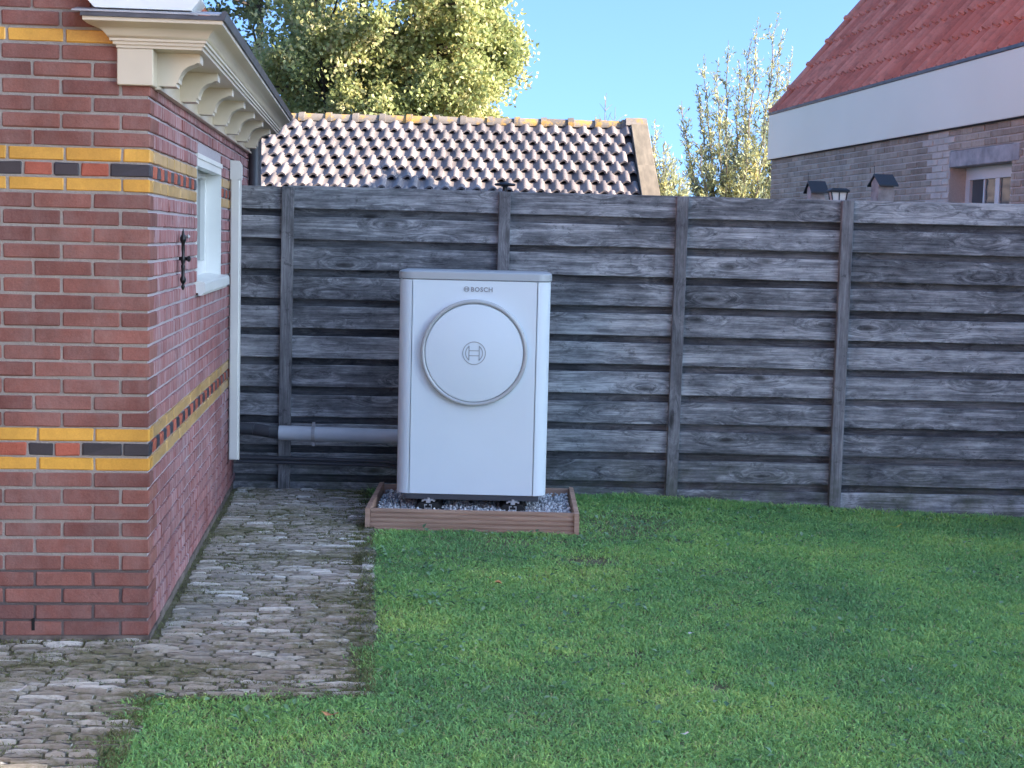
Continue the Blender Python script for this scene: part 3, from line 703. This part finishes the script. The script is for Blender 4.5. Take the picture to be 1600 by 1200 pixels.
# lid
mb = MB(); lay = [(.002, ZT+.0025), (.006, ZT+.006), (.006, ZT+.040), (.001, ZT+.047), (-.02, ZT+.052)]
pts0 = [rrect(HWD+e_, -e_, DP+e_, RC+.004) for e_, _ in lay]; n = len(pts0[0]); vs_ = []
for (e_, zz), pp in zip(lay, pts0): vs_ += [(a, b, zz) for a, b in pp]
fs = [(i*n+k, i*n+(k+1) % n, (i+1)*n+(k+1) % n, (i+1)*n+k) for i in range(len(lay)-1) for k in range(n)] + [tuple(range(n))[::-1], tuple(range((len(lay)-1)*n, len(lay)*n))]
mb.add(vs_, fs).build('lid', M['pumplid'], hp, 35)
TR = Matrix.Translation((.003, -.0005, .929)) @ Matrix.Rotation(R(90), 4, 'X')
MB().lathe([(.2925, -.004), (.2925, .026), (.290, .034), (.284, .038), (.278, .038), (.2715, .034), (.2695, .030), (.2695, -.004)], 96, TR).build('fan_ring', M['pumpring'], hp, 35)
disc = MB().lathe([(.2675, -.004), (.2675, .030), (.2655, .0335), (.262, .0345), (.0, .0345)], 96, TR).build('fan_cover', M['pump'], hp, 35)
def emblem(cx, cz, yf, rr, mat, parent, name, th=.002, lw=.0046):
    mb = MB(); n = 48
    def arc(r0, r1, a0, a1, n):
        vs_ = []
        for i in range(n+1):
            a = R(a0+(a1-a0)*i/n)
            for q, yv in ((r0, yf), (r1, yf), (r1, yf-th), (r0, yf-th)): vs_.append((cx+q*math.cos(a), yv, cz+q*math.sin(a)))
        fs = [(i*4+k, i*4+(k+1) % 4, (i+1)*4+(k+1) % 4, (i+1)*4+k) for i in range(n) for k in range(4)]
        mb.add(vs_, fs)
    arc(rr-lw, rr, 0, 360, 48)
    ri = rr*.76
    for c0 in (0, 180): arc(ri-lw, ri, c0-55, c0+55, 16)
    bx_ = ri*math.cos(R(55))
    for sg in (-1, 1):
        mb.box(cx+sg*bx_-lw/2, cx+sg*bx_+lw/2, yf-th, yf, cz-ri*math.sin(R(55)), cz+ri*math.sin(R(55)))
        mb.box(cx-bx_+lw/2, cx+bx_-lw/2, yf-th, yf, cz+sg*ri*.28-lw/2, cz+sg*ri*.28+lw/2)
    mb.build(name, mat, parent)
emblem(.003, .929, -.0351, .064, M['emblem'], disc, 'emblem')
emblem(-.047, 1.2760, -.0002, .0155, M['emblem'], fp, 'small_emblem', .002, .0030)
cu = bpy.data.curves.new('lettering', 'FONT'); cu.body = 'BOSCH'; cu.size = .0345; cu.extrude = .0018; cu.offset = .0009; cu.align_x = 'LEFT'; cu.space_character = 1.12; cu.resolution_u = 3
tmp = bpy.data.objects.new('tmp', cu); col.objects.link(tmp); dg = bpy.context.evaluated_depsgraph_get()
lme = bpy.data.meshes.new_from_object(tmp.evaluated_get(dg)); bpy.data.objects.remove(tmp); lme.materials.clear(); lme.materials.append(M['chrome'])
lo = link('lettering', lme, fp); lo.location = (-.024, -.0012, 1.2642); lo.rotation_euler = (R(90), 0, 0)
# base
MB().box(-.375, .375, .02, DP-.02, .108, .1405).box(-.36, .36, .01, .02, .112, .138).build('base_tray', M['hose'], hp)
for sx in (-.2325, .2345):
    ft = MB().prism([(-.085, .045), (.085, .045), (.075, .062), (.05, .094), (-.05, .094), (-.075, .062)], -.03, .40).build('rubber_foot', M['rubber'], hp)
    ft.location = (sx, 0, 0)
    ch = MB().box(-.021, -.016, -.036, .40, .048, .088).box(.016, .021, -.036, .40, .048, .088).box(-.016, .016, -.036, .40, .048, .053).box(-.016, -.006, -.036, .4, .083, .088).box(.006, .016, -.036, .4, .083, .088).box(-.016, .016, -.0355, .4, .064, .069)
    ch.build('channel_rail', M['steel'], ft)
    MB().box(-.026, .026, -.022, .02, .1065, .112).box(-.012, .012, -.0225, .02, .0945, .1065).lathe([(.0, 0), (.008, 0), (.008, .008), (0, .008)], 6, Matrix.Translation((0, -.008, .112))).box(-.036, -.026, -.02, .02, .101, .107).box(.026, .036, -.02, .02, .101, .107).build('clamp', M['steel'], ft)

# planter frame round the gravel
pl = empty('gravel_frame', (0, 0, 0), label='low frame of grooved brown boards filled with gravel under the heat pump', cat='planter')
X0, X1, Y0, Y1 = -.742, .352, 8.135, 9.02
def groove_profile(t0, t1, z0, z1, side=-1):
    """outline in (t,z); grooves on face t0"""
    p = [(t1, z0), (t1, z1), (t0-.0*side, z1)]; n = 5; h_ = (z1-z0)/n
    for i in range(n):
        a = z1-i*h_; g = .009*side
        p += [(t0, a-.002), (t0, a-h_+.010), (t0-g, a-h_+.008), (t0-g, a-h_+.002)]
    return p + [(t0, z0)]
MB().prism(groove_profile(Y0, Y0+.025, -.028, .098), X0, X1, 'x').build('board', M['deck'], pl)
MB().prism([(X1, -.03), (X1+.026, -.03), (X1+.026, .096), (X1, .100)], Y0-.012, Y1, 'y').build('board', M['deck'], pl)
MB().prism([(X0-.028, -.03), (X0-.002, -.03), (X0-.002, .103), (X0-.028, .100)], Y0-.004, Y1, 'y').build('board', M['deck'], pl)
MB().prism([(Y1-.025, -.03), (Y1-.001, -.03), (Y1-.001, .09), (Y1-.025, .09)], X0, X1, 'x').build('board', M['deck'], pl)
ng = 7500; gp = np.stack([rng.uniform(X0+.012, X1-.012, ng), rng.uniform(Y0+.035, Y1-.04, ng), rng.uniform(.030, .066, ng)], 1)
ico = MB().lathe([(.0, -.5), (.42, -.3), (.5, .05), (.3, .42), (0, .5)], 5); iv = np.array([tuple(v_) for v_ in ico.v]); 
nb = len(iv); fq = [f_ for f_ in ico.f]
V = np.zeros((ng, nb, 3))
sc = rng.uniform(.010, .022, (ng, 1, 1))*rng.uniform(.6, 1.1, (ng, 1, 3)); jit = rng.uniform(.75, 1.25, (ng, nb, 1))
an_ = rng.uniform(0, 6.28, ng); bn_ = rng.uniform(0, 6.28, ng)
V = iv[None]*jit*sc
c_, s__ = np.cos(an_)[:, None], np.sin(an_)[:, None]; V = np.stack([V[..., 0]*c_-V[..., 1]*s__, V[..., 0]*s__+V[..., 1]*c_, V[..., 2]], -1)
c_, s__ = np.cos(bn_)[:, None], np.sin(bn_)[:, None]; V = np.stack([V[..., 0], V[..., 1]*c_-V[..., 2]*s__, V[..., 1]*s__+V[..., 2]*c_], -1)
V = (V+gp[:, None]).reshape(-1, 3)
f4 = np.array([f_ for f_ in fq if len(f_) == 4]); off = (np.arange(ng)*nb)[:, None, None]
link('gravel', np_mesh('gravel', V, [(f4[None]+off).reshape(-1, 4)], M['gravel']), pl, kind='stuff')
MB().box(X0+.001, X1-.001, Y0+.026, Y1-.026, -.03, .034).build('gravel_bed', M['joint'], pl)

# pipes along the fence
dp = empty('pipe_duct', (0, 0, 0), label='thick blue grey duct running along the fence into the heat pump', cat='duct')
ya = 9.22
MB().tube([(-1.395, ya-.04, .360), (-.66, ya-.03, .352), (-.50, ya-.12, .352), (-.46, 8.8, .352)], .0445, 20).build('duct_tube', M['duct'], dp, 40)
pts = [(-1.66, ya, .378), (-1.55, ya, .374), (-1.45, ya-.03, .362), (-1.39, ya-.04, .360)]
hs = []; rr_ = []
for i in range(60):
    t_ = i/59*(len(pts)-1); a = int(min(t_, len(pts)-2)); u = t_-a; hs.append(Vector(pts[a]).lerp(Vector(pts[a+1]), u)); rr_.append(.036+(.002 if i % 2 else -.001))
MB().tube(hs, rr_, 14).build('flexible_sleeve', M['hose'], dp, 60)
mb = MB(); mb.lathe([(.0452, -.011), (.049, -.011), (.049, .011), (.0452, .011)], 24, Matrix.Translation((-1.187, ya-.038, .3575)) @ Matrix.Rotation(R(90), 4, 'Y'))
mb.box(-1.195, -1.179, ya-.052, ya-.030, .405, .428).box(-1.195, -1.179, ya-.052, ya-.030, .286, .310).build('pipe_clip', M['zincl'], dp)
for k, (z0, lab) in enumerate(((.197, 'upper thin dark pipe running along the fence below the duct'), (.172, 'lower thin dark pipe running along the fence below the duct'))):
    o = MB().tube([(-1.66, ya+.02, z0), (-1.2, ya+.02, z0-.001), (-.76, ya+.0, z0-.003), (-.68, ya-.03, z0-.010), (-.60, ya-.2, z0-.012), (-.55, 8.8, z0-.01)], .0125 if k == 0 else .011, 10).build('thin_pipe', M['hose'], None, 50, label=lab, cat='pipe', group='thin pipes along the fence')

# ================================================================== TILED SHED behind the fence
shed = empty('tiled_shed', (-1.4, 20.4, 0), label='low shed behind the fence with a roof of shiny dark pantiles', cat='shed')
PT = R(25); RZ, RYd = 3.165, 1.6     # ridge local
xl, xr = -4.35, 2.985; 
tile_w, gauge = .2035, .335
def pantile(w_, L, th, amp, mat, flat=False, n=9):
    """local: x across, y up the slope, z out of the roof. lower edge at y=0"""
    vs_ = []; ov = .02
    def hgt(u):
        return amp*(.5+.5*math.cos(2*math.pi*(u-.80)))**1.5 if not flat else amp*(max(0, 1-abs(u-.86)/.16)**.6+.55*max(0, 1-abs(u-.38)/.09)**.8)
    for (yv, dz) in ((0, 0), (L*.5, 0), (L, 0)):
        for i in range(n+1):
            u = i/n; vs_.append((u*(w_+ov)-ov*.5, yv, hgt(u*(w_+ov)/w_ % 1.0 if False else u)+.0))
    m = n+1
    for i in range(m): x, y_, z_ = vs_[i]; vs_.append((x, y_+.002, z_-th))
    fs = [(j*m+i, j*m+i+1, (j+1)*m+i+1, (j+1)*m+i) for j in range(2) for i in range(n)]
    fs += [(i, 3*m+i, 3*m+i+1, i+1) for i in range(n)]
    fs += [(0, m, 2*m, 3*m), (n, 3*m+n, 2*m+n, m+n)]
    return MB().add(vs_, fs).mesh('roof_tile', mat, 50)
pts_m = [pantile(tile_w, .40,   .026, .052, M['tilegrey'], False, 12) for _ in range(3)]
up = Vector((0, math.cos(PT), math.sin(PT))); nn = Vector((0, -math.sin(PT), math.cos(PT)))
ncol = 28
for rI in range(10):
    for c in range(ncol):
        base = Vector((xr-.02-(c+1)*tile_w-(tile_w/2 if rI % 2 else 0), RYd, RZ)) - up*(.10+gauge*(rI+1)-.0) + nn*.018
        tilt = -.070+random.gauss(0, .014)
        o = place('roof_tile', random.choice(pts_m), shed, base+nn*.016, (1, 1, 1), (PT+tilt, random.gauss(0, .006), random.gauss(0, .004)))
sl_ = 3.55
mb = MB(); yb, zb = RYd-sl_*math.cos(PT), RZ-sl_*math.sin(PT)
mb.prism([(RYd, RZ), (yb, zb), (yb, zb-.05), (RYd, RZ-.05), (2*RYd-yb, zb-.05), (2*RYd-yb, zb)], xl-1.5, xr+.0, 'x').build('roof_deck', M['roofdeck'], shed)
MB().box(xl-1.5, xr-.05, yb+.25, 2*RYd-yb-.25, 0, zb-.02).prism([(yb+.25, zb-.02), (2*RYd-yb-.25, zb-.02), (RYd, RZ-.06)], xl-1.4, xr-.05, 'x').build('wall', M['darkwall'], shed)
# ridge tiles
rt = []
for k in range(1):
    vs_ = []; L = .40; n = 9
    for (x, rr2) in ((0, .105), (L*.82, .098), (L*.82+.001, .122), (L+.012, .128)):
        for i in range(n+1):
            a = math.pi*(-.08+1.16*i/n); vs_.append((x, -rr2*math.cos(a), rr2*math.sin(a)*.85))
    m = n+1; fs = [(j*m+i, (j+1)*m+i, (j+1)*m+i+1, j*m+i+1) for j in range(3) for i in range(n)]
    nv = len(vs_); vs_ += [(x+.001, y_*.86, z_*.86) for (x, y_, z_) in vs_[3*m:4*m]]
    fs += [(3*m+i, nv+i, nv+i+1, 3*m+i+1) for i in range(n)]
    rt.append(MB().add(vs_, fs).mesh('ridge_tile', M['ridge'], 50))
x = xr-.07-.385
for k in range(15):
    place('ridge_tile', rt[0], shed, (x, RYd, RZ+.012+random.gauss(0, .002)), (1, 1, 1), (random.gauss(0, .02), random.gauss(0, .006), random.gauss(0, .004)))
    x -= .380
# verge board, two lengths, raised over the tiles
for (a, b, dz) in ((0.02, 1.62, 0), (1.625, 3.5, .004)):
    T = Matrix.Translation(Vector((xr, RYd, RZ)) - up*a) @ Matrix.Rotation(PT, 4, 'X')
    MB().box(.0, .235, -(b-a), 0, -.10, .105+dz, .004, T).build('verge_board', M['verge'], shed)
T = Matrix.Translation((xr, RYd, RZ))
MB().prism([(-.16, .03), (.14, .03), (.10, .115), (.02, .145), (-.12, .115)], -.07, .225, 'x').build('ridge_end_cap', M['ridge'], shed).location = (xr, RYd, RZ)

# ================================================================== RIGHT HOUSE
HT = R(6.87); HX, HY = 2.977, 18.2
house = empty('grey_brick_house', (HX, HY, 0), HT, label='grey brown brick house with red tiled roof and wide glossy cream fascia', cat='house')
wy0, wy1, wz0, wz1 = -6.47, -5.28, 1.25, 2.238
HW_ = 2.8
mb = MB(); d_ = .008
mb.box(d_, HW_, wy1, 0, 0, 2.57).box(d_, HW_, -9.5, wy0, 0, 2.57).box(d_, HW_, wy0, wy1, 0, wz0).box(d_, HW_, wy0, wy1, wz1+.14, 2.57).box(.28, HW_, wy0, wy1, wz0, wz1+.14)
mb.build('wall', M['gmortar'], house)
# gable above the far wall
RP = R(52); rise = (HW_/2)*math.tan(RP)
MB().prism([(.05, 2.575), (HW_-.05, 2.575), (HW_-.05, 3.05), (HW_/2, 3.06+rise-.1), (.05, 3.05)], -.30, -.02).build('gable_wall', M['greybrick'], house)
todo = []; crs = .0572; z = 1.70; ri = 0
while z < 2.53:
    y = 0.0 if ri % 2 else -.115
    if ri % 2 == 0: todo.append((z, -.105, 0))
    while y > -7.6:
        b, a = y, y-.222
        y -= .2335
        if z < wz1+.005 or z < wz1+.14:
            lo_, hi_ = (wy0, wy1) if z < wz1 else (wy0-.13, wy1+.0)
            if a < hi_ < b: a = hi_
            elif b <= hi_ and a >= lo_: continue
            elif a < lo_ < b: b = lo_
        if b-a > .03: todo.append((z, a, b))
    z += crs; ri += 1
gb = {}
def gbm(key, L):
    k = (key, round(L, 2))
    if k not in gb: gb[k] = unit_bricks(M[key], 3, .09, L, .0462, .004, .002)
    return random.choice(gb[k])
todo.sort(key=lambda q: q[1]); todo = [q for q in todo if q[1] > -6.95]+[q for q in todo if q[1] <= -6.95]
mbs = MB()
for k, (z, a, b) in enumerate(sorted(todo, key=lambda q: (q[1] < -6.95, q[0] < 1.86, q[1]))):
    pale = -5.52 < (a+b)/2 + (2.4-z)*.15 < -4.78 and z > 1.80 and not (z > 2.30 and (a+b)/2 < -5.35)
    me = gbm('palebrick' if pale else 'greybrick', b-a); loc = Vector((.045+random.uniform(-.003, .003), (a+b)/2, z+.023))
    if k < 300: place('brick', me, house, loc, (1, 1, 1), (0, random.gauss(0, .01), random.gauss(0, .006)))
    else: mbs.add([loc+v_.co for v_ in me.vertices], [tuple(p_.vertices) for p_ in me.polygons])
mbs.build('far_bricks', M['greybrick'], house, kind='stuff')
MB().box(-.004, .10, wy0-.13, wy1, wz1, wz1+.135, .006).build('lintel', M['lintel'], house)
MB().box(.10, .28, wy0-.13, wy1, wz1+.001, wz1+.135).box(.012, .28, wy1+.0005, wy1+.02, wz0, wz1).build('reveal', M['greybrick'], house)
hw_ = empty('window'); hw_.parent = house
fx0 = .150
ff = MB(); ff.box(fx0, fx0+.06, wy1-.085, wy1-.0, wz0, wz1).box(fx0, fx0+.06, wy0, wy0+.085, wz0, wz1).box(fx0, fx0+.06, wy0+.085, wy1-.085, wz1-.10, wz1).box(fx0, fx0+.06, wy0+.085, wy1-.085, wz0, wz0+.09)
ff.box(fx0+.012, fx0+.05, (wy0+wy1)/2-.04, (wy0+wy1)/2+.04, wz0+.09, wz1-.10)
for q in (wy1-.085-.255, wy0+.085+.255): ff.box(fx0+.014, fx0+.045, q-.014, q+.014, wz0+.09, wz1-.10)
ff.build('frame', M['white'], hw_)
MB().box(fx0+.025, fx0+.031, wy0+.085, wy1-.085, wz0+.09, wz1-.1).build('pane', M['glass'], hw_)
# fascia
MB().box(-.042, .06, -9.5, .02, 2.560, 3.072, .003).build('fascia', M['fascia'], house)
MB().box(-.038, .058, -9.5, .016, 2.553, 2.5595).build('drip_strip', M['roofdeck'], house)
MB().box(-.052, .07, -9.5, .03, 3.073, 3.103, .004).build('fascia_cap', M['zinc'], house)
# roof
eX, eZ = .055, 3.09
upR = Vector((math.cos(RP), 0, math.sin(RP))); nR = Vector((-math.sin(RP), 0, math.cos(RP)))
MB().prism([(eX, eZ), (HW_/2, eZ+rise*.985), (HW_-eX, eZ), (HW_-eX, eZ-.06), (HW_/2, eZ+rise*.985-.08), (eX, eZ-.04)], -9.5, .0).build('roof_deck', M['roofdeck'], house)
rtile = pantile(.205, .42, .034, .052, M['tilered'], True, 16)
mbs = MB()
ncol2 = 39
for rI in range(8):
    for c in range(ncol2):
        base = Vector((eX, -.02-c*.205, eZ)) + upR*(.35*rI-.02) + nR*.022
        # tile x axis -> house -y ; tile y axis -> up slope ; tile z -> normal
        tl = .075+random.gauss(0, .006)
        yy_ = (upR*math.cos(tl)-nR*math.sin(tl)).normalized(); zz_ = (nR*math.cos(tl)+upR*math.sin(tl)).normalized(); xx_ = yy_.cross(zz_)
        Mx = Matrix((xx_, yy_, zz_)).transposed().to_4x4(); Mx.translation = base+nR*.014+Vector((0, -.0, 0))
        if rI*ncol2+c < 7*ncol2 and rI < 7:
            o = link('roof_tile', rtile, house); o.matrix_local = Mx
        else: mbs.add([Mx @ v_.co for v_ in rtile.vertices], [tuple(p_.vertices) for p_ in rtile.polygons])
mbs.build('upper_roof_tiles', M['tilered'], house, 50, kind='stuff')
vt = MB().tube([(0, -.03, .0), (0, .0, .0), (0, .02, 0), (0, .37, -.012)], [.062, .066, .050, .046], 10).mesh('verge_tile', M['tilered'], 40)
for k in range(9):
    Mx = Matrix((Vector((0, -1, 0)), upR, nR)).transposed()
    yy_ = upR; zz_ = nR; xx_ = yy_.cross(zz_); Mx = Matrix((xx_, yy_, zz_)).transposed().to_4x4()
    Mx.translation = Vector((eX, .03, eZ)) + upR*(.35*k+.0) + nR*.05
    o = link('verge_tile', vt, house); o.matrix_local = Mx
MB().tube([(HW_/2, .08, eZ+rise+.02), (HW_/2, -9.4, eZ+rise+.02)], .12, 10).build('roof_ridge', M['tilered'], house, 40)

# unseen house added on the right, shaped to keep the garden in shade
nh = empty('added_shade_house', (14, -.1, 0), label='plain brown brick house added outside the view to shade the garden', cat='house')
MB().box(0, 6, 0, 7.8, 0, 9.9).build('wall', M['darkwall'], nh)
MB().prism([(-.1, 9.9), (6.1, 9.9), (6.1, 10.0), (-.1, 10.0)], -.1, 7.7).build('roof', M['zinc'], nh)
# unseen wing added behind the camera on the left to bounce warm light
wg = empty('added_bounce_wing', (-9.2, -7, 0), label='brick house wing added unseen behind the viewer on the left to bounce warm sunlight', cat='house')
MB().box(0, 6.2, 0, 10.2, 0, 4.8).build('wall', M['wing'], wg)
MB().prism([(-.3, 4.8), (6.5, 4.8), (3.1, 8.2)], -.3, 10.5).build('roof', M['tilered'], wg)

# ================================================================== TREES
def tree(name, base, blobs, nleaf, leafL, leafW, mat, label, seed, ncl, trunks, spread=.5, hang=.0):
    r_ = np.random.default_rng(seed); rd = random.Random(seed)
    root = empty(name, base, label=label, cat='tree'); bx_, by_, bz_ = base
    cl = []
    tot = sum(b[6] for b in blobs)
    for (cx, cy, cz, rx_, ry_, rz_, wgt) in blobs:
        for _ in range(int(ncl*wgt/tot)):
            while True:
                p_ = r_.uniform(-1, 1, 3); q = (p_**2).sum()
                if .12 < q < 1: break
            if r_.random() < .55: p_ = p_/math.sqrt(q)*r_.uniform(.8, 1.0)
            cl.append(Vector((cx-bx_+p_[0]*rx_, cy-by_+p_[1]*ry_, cz-bz_+p_[2]*rz_)))
    tr = MB(); limbs = MB(); nodes = []
    for (tx, ty, tz, r0) in trunks:
        top = Vector((tx-bx_, ty-by_, tz)); pts = []; s0 = Vector((rd.uniform(-.25, .25), rd.uniform(-.2, .2), 0))
        for i in range(9):
            u = i/8; p_ = s0.lerp(top, u)+Vector((math.sin(u*5+tx)*.10, 0, 0))*u; pts.append(p_)
            if u > .2: nodes.append(p_)
        tr.tube(pts, [r0*(1-.8*i/8) for i in range(9)], 9)
    tr.build('trunk', M['bark'], root, 60)
    cen = []
    for c in cl:
        nd = min(nodes, key=lambda q: (q-c).length+abs(q.z-(c.z-.9))*.8)
        mid = nd.lerp(c, .5)+Vector((rd.uniform(-.15, .15), rd.uniform(-.15, .15), rd.uniform(-.05, .2)))
        limbs.tube([nd, mid, c], [.035, .022, .008], 5)
        for _ in range(3):
            e_ = c+Vector([rd.gauss(0, spread*.8) for _ in range(3)]); limbs.tube([mid.lerp(c, rd.uniform(.3, 1)), e_], [.012, .004], 4); cen.append((c, e_))
    limbs.build('limbs', M['bark'], root, 60)
    cc = np.array([tuple(a.lerp(b, 1.0)) for a, b in cen]); c0 = np.array([tuple(a) for a, b in cen])
    i_ = r_.integers(0, len(cc), nleaf); u = r_.uniform(0, 1, (nleaf, 1))
    P_ = c0[i_]*(1-u)+cc[i_]*u + r_.normal(0, spread*.30, (nleaf, 3))
    a = r_.normal(0, 1, (nleaf, 3)); a[:, 2] -= hang; a /= np.linalg.norm(a, axis=1)[:, None]; b = r_.normal(0, 1, (nleaf, 3)); b -= a*(a*b).sum(1)[:, None]; b /= np.linalg.norm(b, axis=1)[:, None]
    L_ = r_.uniform(.7, 1.2, nleaf)*leafL
    v, f = leafquads(P_, a, b, L_, L_*leafW/leafL, .12)
    link('crown', np_mesh('crown', v, f, mat), root, kind='stuff')
    return root
tree('alder_tree', (-2.9, 28, 0), [(-2.2, 28, 5.6, 2.1, 1.9, 3.6, 5), (-2.9, 28.6, 3.8, 2.2, 1.6, 1.6, 1.4), (-1.3, 27.7, 4.2, 1.15, 1.2, 1.5, 1.2)], 130000, .092, .066, M['leafA'],
     'big autumn tree with yellow green crown rising behind the pantiled shed', 5, 300, [(-4.0, 28, 8, .13), (-2.9, 28, 8.5, .16), (-1.6, 27.6, 7.5, .12)], .36)
tree('dark_tree', (-5.0, 31, 0), [(-5.2, 31, 4.6, 1.9, 1.4, 3.0, 1)], 15000, .125, .085, M['leafD'],
     'darker looser tree with bare gaps above the gutter of the brick building', 8, 85, [(-5.1, 31, 8, .15), (-4.3, 31, 7, .12)], .36)
def willow(name, base, tips, label, seed, nl, mat=M['leafW']):
    rd = random.Random(seed); root = empty(name, base, label=label, cat='tree'); b0 = Vector(base)
    tr = MB(); tr.tube([(0, 0, 0), (.03, 0, .5), (-.02, 0, 1.0)], [.13, .11, .10], 9).build('trunk', M['bark'], root, 60)
    sh = MB(); segs = []
    for (tx, ty, tz) in tips:
        e_ = Vector((tx, ty, tz))-b0; s0 = Vector((rd.uniform(-.05, .05), 0, 1.0)); m = Vector((e_.x*.75, e_.y*.7, 1.0+(e_.z-1)*.42)); pts = []
        for i in range(13):
            u = i/12; p_ = s0*(1-u)**2+m*2*u*(1-u)+e_*u*u; p_ = p_+Vector((rd.gauss(0, .018), rd.gauss(0, .03), 0)); pts.append(p_)
        sh.tube(pts, [.03*(1-u/12)+.0035 for u in range(13)], 5)
        for i in range(12): segs.append((pts[i], pts[i+1], i/12))
        for i in range(3, 12):
            for _ in range(3):
                L = (1.05-i/12)*rd.uniform(.5, 1.0)+.10; a = pts[i]; d = (pts[i]-pts[i-1]).normalized()
                b = a+(d+Vector((rd.gauss(0, .55), rd.gauss(0, .55), rd.uniform(-.1, .3)))).normalized()*L
                sh.tube([a, b], [.006, .0025], 4); segs.append((a, b, i/12))
    sh.build('shoots', M['twig'], root, 60)
    r_ = np.random.default_rng(seed); wts = np.array([(b-a).length*(1.25-u) for a, b, u in segs]); wts /= wts.sum()
    i_ = r_.choice(len(segs), nl, p=wts); Aq = np.array([tuple(a) for a, b, u in segs])[i_]; Bq = np.array([tuple(b) for a, b, u in segs])[i_]; u = r_.uniform(0, 1, (nl, 1))
    P_ = Aq*(1-u)+Bq*u+r_.normal(0, .022, (nl, 3)); dd = Bq-Aq; dd /= np.linalg.norm(dd, axis=1)[:, None]
    a = dd*1.0+r_.normal(0, .65, (nl, 3)); a /= np.linalg.norm(a, axis=1)[:, None]; b = r_.normal(0, 1, (nl, 3)); b -= a*(a*b).sum(1)[:, None]; b /= np.linalg.norm(b, axis=1)[:, None]
    L_ = r_.uniform(.05, .11, nl); v, f = leafquads(P_, a, b, L_, L_*.30, .1)
    link('crown', np_mesh('crown', v, f, mat), root, kind='stuff')
def at(px, py, D):    # where a tip seen in the survey stands at distance D (metres)
    c = Vector(((px-800)/2400, (600-py)/2400, -1)); d = cam.matrix_world.to_3x3() @ c; t_ = D/d.y; return (d.x*t_, D, 1.55+d.z*t_)
tipsW = [(3.06, 26, 4.66), (3.25, 25.7, 4.56), (3.46, 26.2, 4.97), (3.66, 26, 4.64), (3.83, 26.1, 5.02), (3.90, 25.8, 5.29), (4.27, 26, 5.40), (4.40, 26.2, 5.17), (4.54, 25.9, 4.80), (2.98, 26.1, 4.20), (2.72, 26, 3.93), (4.75, 26.1, 4.40), (3.0, 25.6, 3.2), (4.1, 25.4, 3.9), (3.4, 25.5, 3.7), (4.6, 25.6, 3.5), (3.75, 25.4, 3.3), (2.85, 25.8, 2.9)]
willow('willow_tree', (3.7, 26, 0), tipsW, 'tall loose willow with upright silvery shoots left of the red roof', 3, 22000)
willow('young_willow', (2.5, 25, 0), [(2.18, 25, 3.46), (2.35, 25, 3.2), (2.52, 25.1, 2.95), (2.25, 24.9, 2.7), (2.62, 25, 2.6), (2.4, 25, 2.9)], 'smaller pale willow shoots just right of the shed verge board', 4, 6500)
willow('sapling', (1.6, 27, 0), [(1.50, 27, 4.12), (1.66, 27.1, 3.9), (1.30, 27, 3.72)], 'thin bare topped sapling poking above the right end of the shed ridge', 6, 420)

# ================================================================== LITTER on the lawn
def dead_leaf(x, y, L, mat, label, name='fallen_leaf', cat='leaf', curl=.35, z=.020):
    mb = MB(); n = 10; vs_ = [(0, 0, .002)]
    for i in range(n):
        a = 2*math.pi*i/n; rr = L/2*(1+.35*(i % 2))*(.7+.3*abs(math.cos(a))); vs_.append((rr*math.cos(a), rr*math.sin(a)*.75, curl*L*(.2+.6*math.cos(a)**2)))
    mb.add(vs_, [(0, 1+i, 1+(i+1) % n) for i in range(n)])
    o = mb.build(name, mat, None, label=label, cat=cat); o.location = (x, y, gz(x, y)+z); o.rotation_euler = (random.uniform(-.3, .3), random.uniform(-.3, .3), random.uniform(0, 6))
dead_leaf(-.040, 6.75, .045, M['leaforange'], 'curled orange leaf on the grass in front of the heat pump')
dead_leaf(-.085, 6.86, .026, M['leaforange'], 'tiny orange leaf scrap just behind the larger orange leaf')
dead_leaf(-.555, 4.79, .050, M['leaforange'], 'orange leaf lying near the corner where the path meets the grass')
dead_leaf(2.20, 8.60, .058, M['leafyellow'], 'bright yellow leaf in the grass close to the fence', z=.030)
dead_leaf(.73, 5.93, .026, M['leafwhite'], 'small white petal in the middle of the lawn', 'petal', 'petal', z=.024)
dead_leaf(.567, 4.68, .024, M['leafwhite'], 'pale pinkish petal at the front edge of the lawn', 'petal', 'petal', z=.024)
dead_leaf(-1.62, 5.02, .05, M['leafwhite'], 'pale dry leaf lying on the mossy path at lower left', z=.008)
